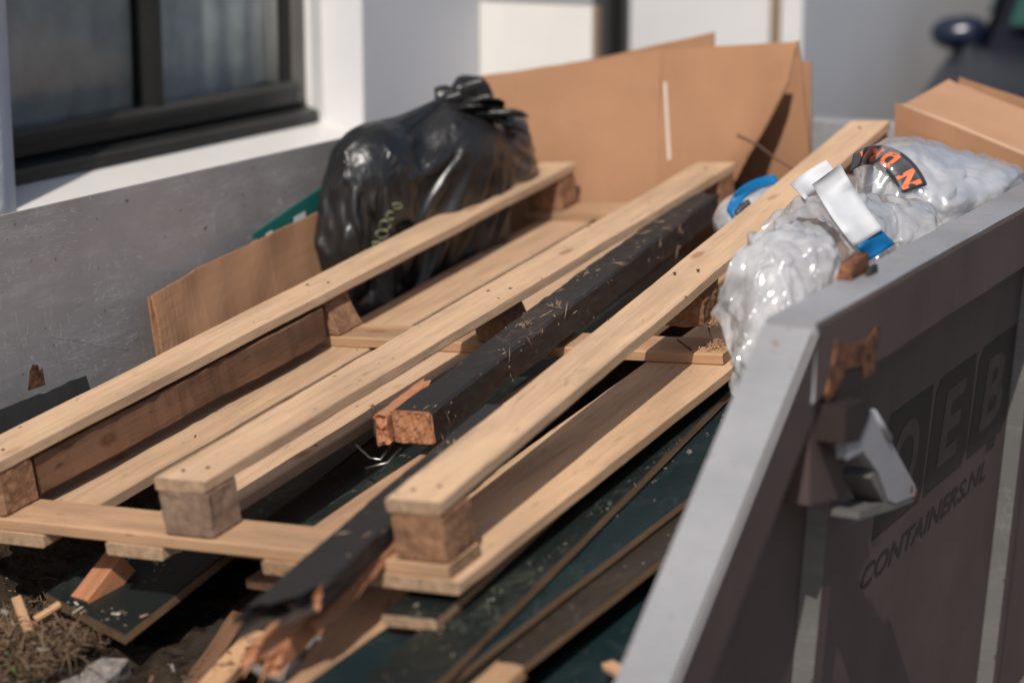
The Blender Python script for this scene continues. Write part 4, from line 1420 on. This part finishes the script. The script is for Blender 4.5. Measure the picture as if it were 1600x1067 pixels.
def collider(c, r, sub=3):
    bm = bmesh.new(); bmesh.ops.create_icosphere(bm, subdivisions=sub, radius=1)
    for v in bm.verts: v.co = Vector((v.co.x * r[0], v.co.y * r[1], v.co.z * r[2])) + Vector(c)
    me = bpy.data.meshes.new('tmp'); bm.to_mesh(me); bm.free()
    return collide(me)


def collide(me):
    o = bpy.data.objects.new('tmp', me); COL.objects.link(o)
    o.modifiers.new('c', 'COLLISION')
    o.collision.thickness_outer = 0.003
    o.collision.cloth_friction = 8
    COLLS.append(o)


def collide_box(*a):
    v, f = box_geo(*a)
    me = bpy.data.meshes.new('tmp'); me.from_pydata([tuple(q) for q in v], [], f)
    collide(me)


def cloth(key, me, press, pins=None, mass=0.15, bend=0.03, grav=1.0):
    o = bpy.data.objects.new('tmp', me); COL.objects.link(o)
    m = o.modifiers.new('cl', 'CLOTH'); st = m.settings
    if pins:
        vg = o.vertex_groups.new(name='pin'); vg.add(pins, 1.0, 'REPLACE'); st.vertex_group_mass = 'pin'
    st.quality = 5; st.mass = mass
    st.tension_stiffness = st.compression_stiffness = 25; st.shear_stiffness = 8; st.bending_stiffness = bend
    st.tension_damping = st.compression_damping = st.shear_damping = 5; st.air_damping = 2
    st.effector_weights.gravity = grav
    if press:
        st.use_pressure = True; st.uniform_pressure_force = press
    m.collision_settings.distance_min = 0.003; m.collision_settings.collision_quality = 2
    m.collision_settings.use_self_collision = False
    SIM.append((key, o))


def cube_sphere(c, r, n, seed, amp=0.06, knot=None, kz=0.9):
    bm = bmesh.new()
    bmesh.ops.create_cube(bm, size=2)
    bmesh.ops.subdivide_edges(bm, edges=bm.edges[:], cuts=n, use_grid_fill=True)
    pins = []
    bm.verts.index_update()
    for v in bm.verts:
        d = v.co.normalized()
        k = 1 + amp * noise.noise(d * 2.5 + Vector((seed * 3.3, 0, 0))) + amp * 0.5 * noise.noise(d * 6 + Vector((0, seed * 3.3, 0)))
        p = Vector((d.x * r[0] * k, d.y * r[1] * k, d.z * r[2] * k)) + Vector(c)
        if knot is not None and d.z > 0.55:
            t = min(1, (d.z - 0.55) / (kz - 0.55))
            p = p.lerp(Vector(knot) + (p - Vector(knot)) * 0.12, t * t * 0.95)
            if t >= 1: pins.append(v.index)
        v.co = p
    me = bpy.data.meshes.new('tmp'); bm.to_mesh(me); bm.free()
    return me, pins


def sheet_mesh(c, ux, uy, n, amp, seed):
    vs, fs = [], []
    for b in range(n + 1):
        for a in range(n + 1):
            s_, t_ = a / n - 0.5, b / n - 0.5
            p = Vector(c) + Vector(ux) * s_ + Vector(uy) * t_
            p.z += amp * noise.noise(Vector((s_ * 4, t_ * 4, seed))) + amp * 0.5 * noise.noise(Vector((s_ * 10, t_ * 10, seed + 4)))
            vs.append(tuple(p))
    w_ = n + 1
    fs = [[b * w_ + a, b * w_ + a + 1, (b + 1) * w_ + a + 1, (b + 1) * w_ + a] for b in range(n) for a in range(n)]
    me = bpy.data.meshes.new('tmp'); me.from_pydata(vs, [], fs)
    return me


# black bag contents
for c, r in (((-2.615, 4.40, -0.83), (0.085, 0.19, 0.16)), ((-2.54, 4.49, -0.745), (0.12, 0.15, 0.11)), ((-2.645, 4.22, -0.92), (0.07, 0.11, 0.15)), ((-2.505, 4.56, -0.765), (0.085, 0.11, 0.08)), ((-2.60, 4.26, -0.765), (0.095, 0.13, 0.115))):
    collider(V(*c), r)
KNOT = V(-2.54, 4.535, -0.62)
me_, pins_ = cube_sphere(V(-2.57, 4.385, -0.80), (0.17, 0.33, 0.285), 42, 2, 0.10, KNOT)
cloth('bag', me_, -1.3, pins_, 0.15, 0.012)
# clear film bundle, milky sheet, foil bag between right runner and rail
FILM_IN = (((-1.29, 3.45, -0.735), (0.07, 0.115, 0.07)), ((-1.265, 3.37, -0.81), (0.055, 0.09, 0.07)), ((-1.30, 3.57, -0.73), (0.055, 0.09, 0.065)))
for c, r in FILM_IN:
    collider(V(*c), r)
cloth('film', sheet_mesh(V(-1.285, 3.44, -0.60), (0.27, 0.05, -0.03), (-0.05, 0.44, 0.02), 46, 0.06, 5), 0, None, 0.1, 1.2)
cloth('film2', sheet_mesh(V(-1.27, 3.42, -0.63), (0.25, -0.08, 0.02), (0.06, 0.41, -0.02), 40, 0.06, 9), 0, None, 0.1, 1.0)
for c, r in (((-1.29, 3.78, -0.735), (0.085, 0.15, 0.08)), ((-1.33, 3.68, -0.70), (0.05, 0.08, 0.055)), ((-1.23, 3.90, -0.735), (0.06, 0.13, 0.06))):
    collider(V(*c), r)
cloth('milky', sheet_mesh(V(-1.275, 3.80, -0.575), (0.34, 0.06, 0), (-0.08, 0.56, 0), 50, 0.06, 3), 0, None, 0.12, 0.4)
for c, r in (((-1.345, 4.42, -0.745), (0.12, 0.19, 0.07)), ((-1.385, 4.34, -0.69), (0.065, 0.10, 0.060)), ((-1.26, 4.52, -0.735), (0.075, 0.14, 0.045))):
    collider(V(*c), r)
me_, pins_ = cube_sphere(V(-1.33, 4.44, -0.72), (0.205, 0.31, 0.155), 32, 8, 0.16)
cloth('foil', me_, -0.5, None, 0.1, 0.06)
collide_box(RXI, RXO, YC, YE, ZT - 0.13, ZT)
collide_box(-1.55, -1.146, 3.0, 5.0, z_(-1.0), z_(-0.93))
SC.frame_start = 1; SC.frame_end = 60
for f in range(1, 33): SC.frame_set(f)
dg = bpy.context.evaluated_depsgraph_get()
RES = {}
for key, o in SIM:
    me = bpy.data.meshes.new_from_object(o.evaluated_get(dg))
    RES[key] = ([v.co.copy() for v in me.vertices], [list(p.vertices) for p in me.polygons])
for o in [q for _, q in SIM] + COLLS: bpy.data.objects.remove(o)
SC.frame_set(1)


def sim_obj(name, key, origin, mat, parent, off=0.0, sub=1, fine=0.0):
    vs, fs = RES[key]
    o = mesh_obj(name, [v - origin for v in vs], fs, mat, Matrix.Translation(origin), parent, True)
    if off:
        o.data.update()
        for v in o.data.vertices: v.co = v.co + v.normal * (off + off * 0.8 * noise.noise(v.co * 28))
    if sub:
        md = o.modifiers.new('smooth', 'SUBSURF'); md.levels = sub; md.render_levels = sub
    return o


# ------------------------------------------------------------------ black rubbish bag
bag = thing('rubbish_bag', 'knotted black polythene rubbish bag resting against the left runner', 'bag', Matrix.Translation(V(-2.58, 4.42, -1.05)))
body = sim_obj('bag_body', 'bag', V(-2.58, 4.42, -0.8), M_bag, bag)


def ruffle(name, base, axis, L, r0, r1, folds, seed, mat, parent, bend):
    """gathered bag mouth above the knot: a pleated, flopping collar"""
    ax = Vector(axis).normalized(); a = ax.orthogonal().normalized(); b = ax.cross(a)
    n, m = 96, 22
    vs, fs = [], []
    for i in range(m + 1):
        t = i / m
        for k in range(n):
            th = 2 * math.pi * k / n
            pl = math.sin(folds * th + 2.2 * math.sin(th + seed) + t * 1.5)
            r = r0 + (r1 - r0) * t ** 0.8
            r *= 1 + 0.34 * pl * min(1, 0.25 + t) + 0.25 * nz(math.cos(th) * 1.6 + seed, math.sin(th) * 1.6, t * 2.5)
            l = L * t * (1 + 0.28 * nz(math.cos(th) * 2 + 7, math.sin(th) * 2, seed))
            p = Vector(base) + ax * l + (a * math.cos(th) + b * math.sin(th)) * r + Vector(bend) * t * t
            vs.append(p)
    fs = [[i * n + k, i * n + (k + 1) % n, (i + 1) * n + (k + 1) % n, (i + 1) * n + k] for i in range(m) for k in range(n)]
    o = mesh_obj(name, vs, fs, mat, IDM, parent, True)
    return o


ruffle('gathered_neck', V(-2.545, 4.52, -0.660), (0.3, 0.2, 0.9), 0.065, 0.035, 0.08, 7, 3, M_bag, bag, (0.05, 0.05, -0.03))
ruffle('gathered_neck', V(-2.545, 4.53, -0.65), (0.5, 0.35, 0.5), 0.10, 0.032, 0.07, 6, 8, M_bag, bag, (0.02, 0.03, -0.05))
blob('grey_lobe', V(-2.475, 4.64, -0.770), [((0, 0, 0), (0.072, 0.11, 0.08)), ((0.0, 0.03, 0.02), (0.05, 0.09, 0.065))], M_baggrey, 7, 6, [(14, 0.03, (1, 1, 1), 'c'), (36, 0.012, (1, 1, 1), 'c')], IDM, bag)


def bvh_of(o):
    M = WM[o.name]
    return BVHTree.FromPolygons([M @ v.co for v in o.data.vertices], [list(p.vertices) for p in o.data.polygons])


# pale green printing on the bag: curls following the surface
bv_ = bvh_of(body)
CAMV = Vector((0, 0, EYE))


VIEW = Euler((R(90 - 13.13), 0, R(27.8))).to_matrix()      # fixed: the marks stay on the bags wherever the camera goes


def px(u, v):
    """direction of a picture point as seen from the photographer's place"""
    d = Vector(((u - 800) / 3417, -(v - 533.5) / 3417, -1))
    return (VIEW @ d).normalized()


def drape(bv, pts, off):
    out = []
    for u, v in pts:
        h = bv.ray_cast(CAMV, px(u, v))
        if h[0] is None: continue
        out.append(h[0] + h[1] * off)
    return out


M_print = plain('pale_green_print', (0.20, 0.22, 0.13), 0.4, var=0.1)


def ring_print(u, v, ru, rv):
    pts = drape(bv_, [(u + ru * math.cos(t * 0.5236), v + rv * math.sin(t * 0.5236)) for t in range(12)], 0.0015)
    if len(pts) > 3:
        vv, ff = tube_geo(pts + pts[:1], 0.0022, 6)
        mesh_obj('print', vv, ff, M_print, IDM, bag, True)


for (u, v, a, b2) in ((602, 352, 8, 8), (597, 366, 9, 7), (610, 337, 6, 6), (590, 382, 8, 4), (620, 322, 8, 4)):
    ring_print(u, v, a, b2)

# ================================================================== plastic film, paper strip, printed bag on the right
pf = thing('plastic_film', 'crumpled clear plastic film bundle next to the corner of the skip rail', 'plastic film', Matrix.Translation(V(-1.3, 3.4, -0.85)))
sim_obj('outer_fold', 'film', V(-1.262, 3.455, -0.785), M_film, pf, 0.0, 1)
sim_obj('inner_fold', 'film2', V(-1.262, 3.455, -0.785), M_film2, pf, -0.004, 1)
for k, (c, r) in enumerate(FILM_IN[:2]):
    blob('film_wad', V(*c), [((0, 0, 0), (r[0] - 0.012, r[1] - 0.014, r[2] - 0.012))], M_film2, 30 + k, 5, [(8, 0.03, (1, 1, 1), 'c'), (20, 0.006, (1, 1, 1), 'c')], IDM, pf)

ms = thing('milky_plastic_sheet', 'milky plastic sheet under the white paper strip beside the rail', 'plastic sheet', Matrix.Translation(V(-1.27, 3.8, -0.8)))
mb = sim_obj('sheet_fold', 'milky', V(-1.27, 3.85, -0.72), M_film2, ms, 0.0, 1)

sb = thing('foil_bag', 'shiny white foil bag with dark band and orange letters under clear plastic', 'bag', Matrix.Translation(V(-1.33, 4.4, -0.8)))
sbody = sim_obj('foil_body', 'foil', V(-1.33, 4.44, -0.735), M_silver, sb, 0.0, 1)
sim_obj('clear_cover', 'foil', V(-1.33, 4.44, -0.735), M_film3, sb, 0.014, 1)
sbv = bvh_of(sbody)


def strip_on(bv, mid, half, off, n, m, name, mat, parent, thick=0.0012, plane_z=None):
    """strip draped over a surface; mid(t) and half(t) in picture points"""
    rows = []
    last = None
    for i in range(n + 1):
        t = i / n
        (mu, mv), (hu, hv) = mid(t), half(t)
        for j in range(m + 1):
            s = j / m * 2 - 1
            d = px(mu + hu * s, mv + hv * s)
            h = bv.ray_cast(CAMV, d)
            if h[0] is None:
                p = CAMV + d * (last or 4.2)
            else:
                last = h[3]
                p = h[0] - d * off
            rows.append(p)
    # smooth the draped strip so it stays stiff like paper
    w = m + 1
    r0 = [(q - CAMV).length for q in rows]
    for _ in range(10):
        new = []
        for i in range(n + 1):
            for j in range(w):
                nb = [rows[a * w + b2] for a, b2 in ((i - 1, j), (i + 1, j), (i, j - 1), (i, j + 1)) if 0 <= a <= n and 0 <= b2 < w]
                dd = (rows[i * w + j] - CAMV)
                r = dd.length
                rn = sum((q - CAMV).length for q in nb) / len(nb)
                new.append(CAMV + dd.normalized() * min(r0[i * w + j], 0.4 * r + 0.6 * rn))
        rows = new
    fs = [[i * w + j, i * w + j + 1, (i + 1) * w + j + 1, (i + 1) * w + j] for i in range(n) for j in range(m)]
    o = mesh_obj(name, rows, fs, mat, IDM, parent, True)
    md = o.modifiers.new('thickness', 'SOLIDIFY'); md.thickness = thick; md.offset = 0
    return rows, w


def bez(p, t):
    a = [Vector(q) for q in p]
    while len(a) > 1: a = [a[i].lerp(a[i + 1], t) for i in range(len(a) - 1)]
    return a[0].x, a[0].y


rows, w = strip_on(sbv, lambda t: bez([(1330, 256), (1362, 228), (1408, 245), (1428, 296)], t), lambda t: bez([(3, -15), (10, -18), (19, -11), (21, -7)], t), 0.012, 24, 6, 'dark_band', M_dark, sb)


def band_letter(ch, t0, t1, flip=True):
    vs, fs = text_mesh(ch, 1.0, 0.05, 0)
    a0, a1 = min(v.x for v in vs), max(v.x for v in vs)
    b0, b1 = min(v.y for v in vs), max(v.y for v in vs)
    out = []
    n = len(rows) // w - 1
    for v in vs:
        u = (v.x - a0) / (a1 - a0); q = (v.y - b0) / (b1 - b0)
        t = t1 + (t0 - t1) * u            # reads from right to left, upside down
        s = 0.13 + 0.72 * (1 - q)
        fi = min(max(t * n, 0), n - 1e-4); fj = s * (w - 1)
        i, j = int(fi), min(int(fj), w - 2)
        x, y = fi - i, fj - j
        p = rows[i * w + j] * (1 - x) * (1 - y) + rows[(i + 1) * w + j] * x * (1 - y) + rows[i * w + j + 1] * (1 - x) * y + rows[(i + 1) * w + j + 1] * x * y
        out.append(p + (CAMV - p).normalized() * 0.0022)
    mesh_obj('letter', out, fs, M_orange, IDM, sb)


for ch, a, b2 in (('A', 0.10, 0.24), ('R', 0.27, 0.42), ('D', 0.46, 0.63), ('N', 0.80, 0.97)):
    band_letter(ch, a, b2)

# paper strip with a blue end
pst = thing('paper_strip', 'white paper strip with blue printed end lying on the plastic', 'paper')
mbv = bvh_of(mb)
mid = lambda t: bez([(1291, 273), (1320, 325), (1345, 362), (1378, 394)], t)
strip_on(mbv, lambda t: mid(t * 0.78), lambda t: (22, -16 + 2 * t), 0.012, 14, 6, 'paper', M_paper, pst)
strip_on(mbv, lambda t: mid(0.785 + t * 0.215), lambda t: (20, -13), 0.012, 6, 6, 'blue_end', M_blue, pst)
strip_on(mbv, lambda t: bez([(1300, 262), (1268, 280), (1246, 300)], t), lambda t: (9 + 3 * t, 12), 0.016, 8, 4, 'folded_corner', M_paper, pst)

# bucket with blue band behind the right runner
tb = thing('white_plastic_bag', 'white plastic bag with blue print peeking out behind the right runner', 'bag', Matrix.Translation(V(-1.735, 4.42, -0.9)))
tbb = blob('bag_body', V(-1.735, 4.42, -0.825), [((0, 0, 0), (0.075, 0.11, 0.065)), ((0.03, 0.05, 0.015), (0.06, 0.1, 0.06))], M_silver, 44, 5, [(5, 0.015, (1, 1, 1), 'n'), (12, 0.008, (1, 1, 1), 'v')], IDM, tb)
tbv = bvh_of(tbb)
strip_on(tbv, lambda t: bez([(1140, 335), (1150, 300), (1178, 285), (1215, 280)], t), lambda t: (5, 7), 0.006, 16, 4, 'blue_print', M_blue, tb)
strip_on(tbv, lambda t: bez([(1150, 335), (1160, 322), (1172, 316)], t), lambda t: (3, 5), 0.008, 6, 2, 'dark_print', M_dark, tb)

# twig
v_, f_ = tube_geo([V(-1.93, 4.80, -0.70), V(-1.88, 4.82, -0.725), V(-1.83, 4.80, -0.75), V(-1.76, 4.80, -0.785)], 0.0035, 6, 0.002)
tw = mesh_obj('twig', v_, f_, M_nailr, IDM, None, True)
tag(tw, 'thin dark twig sticking up at the far end of the middle runner', 'twig')

# ================================================================== parked car behind
MC_ = Matrix.Translation((-1.45, 8.09, GZ)) @ Matrix.Rotation(R(9.4), 4, 'Z') @ Matrix.Diagonal((1, 1, 1.145, 1))
car = thing('parked_car', 'dark navy car parked facing the skip beside the white wall', 'car', MC_)
M_navy = plain('navy_car_paint', (0.005, 0.006, 0.012), 0.3, 0.0, 0.35, 0.1)
M_mirrorsky = plain('sky_tinted_shell', (0.010, 0.016, 0.035), 0.25, 0.0, 0.5, 0.1)  # navy shell with the blue sky reflection put into its colour
M_cglass = plain('car_glass', (0.02, 0.06, 0.045), 0.08, 0.0, 0.8, 0.05)
M_tyre = plain('tyre_rubber', (0.02, 0.02, 0.02), 0.85)
M_rim = plain('alloy_rim', (0.45, 0.45, 0.46), 0.3, 0.9)
# lofted body: stations along y (nose negative), half section (x, z) points
st_y = [-1.45, -1.38, -1.15, -0.75, -0.35, -0.05, 0.35, 0.9, 1.6, 2.2, 2.6, 2.75]
hood = [0.72, 0.86, 0.98, 1.03, 1.06, 1.08, 1.10, 1.10, 1.10, 1.10, 1.06, 0.95]
hw = [0.74, 0.87, 0.95, 0.97, 0.98, 0.98, 0.98, 0.98, 0.97, 0.96, 0.91, 0.82]
vs, fs = [], []
for y, h, w2 in zip(st_y, hood, hw):
    half = [(0, 0.22), (w2 - 0.06, 0.22), (w2, 0.34), (w2 + 0.01, 0.55), (w2 - 0.005, 0.80), (w2 - 0.04, h - 0.07), (w2 - 0.13, h - 0.012), (w2 * 0.5, h + 0.02), (0, h + 0.028)]
    ring = half + [(-x, z) for x, z in half[-2:0:-1]]
    for x, z in ring: vs.append(Vector((x, y, z)))
nr = len(ring)
for i in range(len(st_y) - 1):
    for k in range(nr): fs.append([i * nr + k, i * nr + (k + 1) % nr, (i + 1) * nr + (k + 1) % nr, (i + 1) * nr + k])
fs += [list(range(nr)), list(range((len(st_y) - 1) * nr, len(st_y) * nr))]
cbod = fix_normals(mesh_obj('body', vs, fs, M_navy, MC_, car, True))
md = cbod.modifiers.new('round', 'SUBSURF'); md.levels = 1; md.render_levels = 2
# cabin
cy = [-0.28, 0.42, 0.9, 1.9, 2.35, 2.62]
cz = [1.05, 1.53, 1.60, 1.58, 1.45, 1.06]
cw = [0.79, 0.65, 0.63, 0.62, 0.61, 0.71]
vs, fs = [], []
for y, z, w2 in zip(cy, cz, cw):
    half = [(0.79 if z > 1.2 else w2, 1.04), (w2 + 0.015, z - 0.07), (w2 - 0.03, z - 0.015), (w2 * 0.5, z + 0.02), (0, z + 0.028)]
    ring = half + [(-x, zz) for x, zz in half[-2::-1]]
    for x, zz in ring: vs.append(Vector((x, y, zz)))
nr = len(ring)
for i in range(len(cy) - 1):
    for k in range(nr): fs.append([i * nr + k, i * nr + (k + 1) % nr, (i + 1) * nr + (k + 1) % nr, (i + 1) * nr + k])
fs += [list(range(nr)), list(range((len(cy) - 1) * nr, len(cy) * nr))]
fix_normals(mesh_obj('cabin', vs, fs, M_navy, MC_, car, False))
# glass panes set proud of the cabin shell
def quad(name, pts, off, mat, parent=car):
    a, b2, c, d = [Vector(p) for p in pts]
    n = (b2 - a).cross(d - a).normalized()
    q = [p + n * off for p in (a, b2, c, d)]
    vs = q + [p - n * 0.01 for p in q]
    return fix_normals(mesh_obj(name, vs, [[0, 1, 2, 3], [7, 6, 5, 4], [0, 4, 5, 1], [1, 5, 6, 2], [2, 6, 7, 3], [3, 7, 4, 0]], mat, MC_, parent))
quad('windscreen', [(-0.68, -0.245, 1.10), (0.68, -0.245, 1.10), (0.58, 0.385, 1.535), (-0.58, 0.385, 1.535)], 0.035, M_cglass)
for s in (-1, 1):
    quad('side_window', [(s * 0.79, 0.10, 1.13), (s * 0.79, 1.05, 1.13), (s * 0.665, 1.05, 1.49), (s * 0.685, 0.50, 1.45)][::s], 0.012, M_cglass)
    quad('side_window', [(s * 0.79, 1.12, 1.13), (s * 0.79, 2.1, 1.13), (s * 0.65, 1.95, 1.48), (s * 0.66, 1.12, 1.49)][::s], 0.012, M_cglass)
    # mirror
    me_ = blob('mirror', (s * 0.90, 0.02, 1.075), [((0, 0, 0), (0.095, 0.085, 0.055)), ((-s * 0.045, 0, 0.008), (0.065, 0.07, 0.05))], M_mirrorsky, 4, 4, [], MC_, car)
    v_, f_ = box_geo(min(s * 0.76, s * 0.86), max(s * 0.76, s * 0.86), -0.02, 0.07, 1.03, 1.06, 0.01)
    mesh_obj('arm', v_, f_, M_navy, MC_, me_)
    mesh_obj('mirror_glass', *box_geo(s * 0.895 - 0.075, s * 0.895 + 0.075, 0.082, 0.09, 1.035, 1.115, 0.004), M_rim, MC_, me_)
    hl = blob('headlight', (s * 0.70, -1.345, 0.72), [((0, 0, 0), (0.15, 0.07, 0.075))], plain('headlight_glass', (0.5, 0.5, 0.52), 0.1, 0.3), 4, 4, [], MC_, car)
    for y in (-0.75, 1.9):
        wh = thing('x', None, None) if False else None
        v_, f_ = tube_geo([(s * 0.76, y, 0.32), (s * 0.975, y, 0.32)], 0.32, 32)
        ty = mesh_obj('wheel', v_, f_, M_tyre, MC_, car, False)
        v_, f_ = tube_geo([(s * 0.97, y, 0.32), (s * 0.988, y, 0.32)], 0.21, 24)
        mesh_obj('rim', v_, f_, M_rim, MC_, ty, False)
v_, f_ = box_geo(-0.45, 0.45, -1.475, -1.43, 0.42, 0.62, 0.02)
mesh_obj('grille', v_, f_, M_tyre, MC_, car)
v_, f_ = box_geo(-0.26, 0.26, -1.485, -1.476, 0.33, 0.44, 0.002)
mesh_obj('number_plate', v_, f_, plain('plate_yellow', (0.65, 0.45, 0.03), 0.5), MC_, car)

# ================================================================== loose chips and dust lying on whatever is below them
bpy.context.view_layer.update()
DG = bpy.context.evaluated_depsgraph_get()


def scatter(name, boxp, n, size, mats, seed, label, cat, flat=0.25, keep=None):
    """small flakes dropped from above inside a rectangle of the pallet frame"""
    rnd = random.Random(seed)
    vs, fs, fm = [], [], []
    x0, x1, y0, y1 = boxp
    down = PM.to_3x3() @ Vector((0, 0, -1))
    for _ in range(n):
        p = PM @ Vector((rnd.uniform(x0, x1), rnd.uniform(y0, y1), 0.3))
        hit, loc, nr, idx, ob, _m = SC.ray_cast(DG, p, down)
        if not hit or (keep and not keep(ob)): continue
        if nr.z < 0.3: continue
        a = Vector((rnd.gauss(0, 1), rnd.gauss(0, 1), rnd.gauss(0, flat))).normalized()
        a = (a - nr * a.dot(nr) * (1 - flat)).normalized()
        b = nr.cross(a).normalized()
        k = size * (0.3 + rnd.random() ** 3 * 1.8)
        l, w2, h = k * (0.8 + rnd.random() * 1.6), k * (0.25 + rnd.random() * 0.3), k * 0.22
        c = loc + nr * h * 0.6
        q = len(vs)
        j = lambda: rnd.gauss(0, 0.12 * k)
        for dz in (-1, 1):
            for sx, sy in ((-1, -1), (1, -1), (1, 1), (-1, 1)):
                vs.append(c + a * (sx * l / 2 + j()) + b * (sy * w2 / 2 + j()) + nr * (dz * h / 2))
        for f in ((3, 2, 1, 0), (4, 5, 6, 7), (0, 1, 5, 4), (1, 2, 6, 5), (2, 3, 7, 6), (3, 0, 4, 7)):
            fs.append([q + t for t in f])
        fm += [rnd.choice(range(len(mats)))] * 6
    o = mesh_obj(name, vs, fs, mats, IDM, None, False, fm)
    return tag(o, label, cat, kind='stuff')


M_dust = plain('pale_dust', (0.33, 0.29, 0.23), 0.9, var=0.3, scale=60)
M_bark = plain('bark_bits', (0.07, 0.045, 0.03), 0.9, var=0.4, scale=40)
isboard = lambda o: o.name.startswith(('green_board', 'brown_board'))
scatter('wood_chips', (-0.45, 0.12, 0.13, 1.12), 900, 0.009, [M_fleck, M_bark, M_bark, M_oldwood, M_stone], 5, 'wood chips and bark bits strewn over the rubbish at the front', 'chips', keep=lambda o: not o.name.startswith(('cross', 'runner', 'deck', 'block', 'beam', 'torn')))
scatter('pale_chips', (-0.3, 0.3, 0.55, 0.9), 420, 0.0055, [M_dust, M_fleck], 6, 'small pale chips on the chipped green board', 'chips', keep=isboard)
scatter('sawdust', (-0.1, 1.3, -0.05, 0.06), 700, 0.0022, [M_dust, M_dust, M_fleck], 7, 'pale sawdust specks along the right side of the pallet', 'sawdust', keep=isboard)
scatter('sawdust', (-0.3, 1.3, -0.3, 0.0), 200, 0.002, [M_dust, M_fleck], 8, 'few dust specks on the dark boards by the post', 'sawdust', keep=isboard)
scatter('sawdust', (0.0, 2.0, 0.0, 1.0), 260, 0.0025, [M_bark, M_fleck, M_oldwood], 9, 'fine splinters and dust on the pallet boards', 'sawdust')
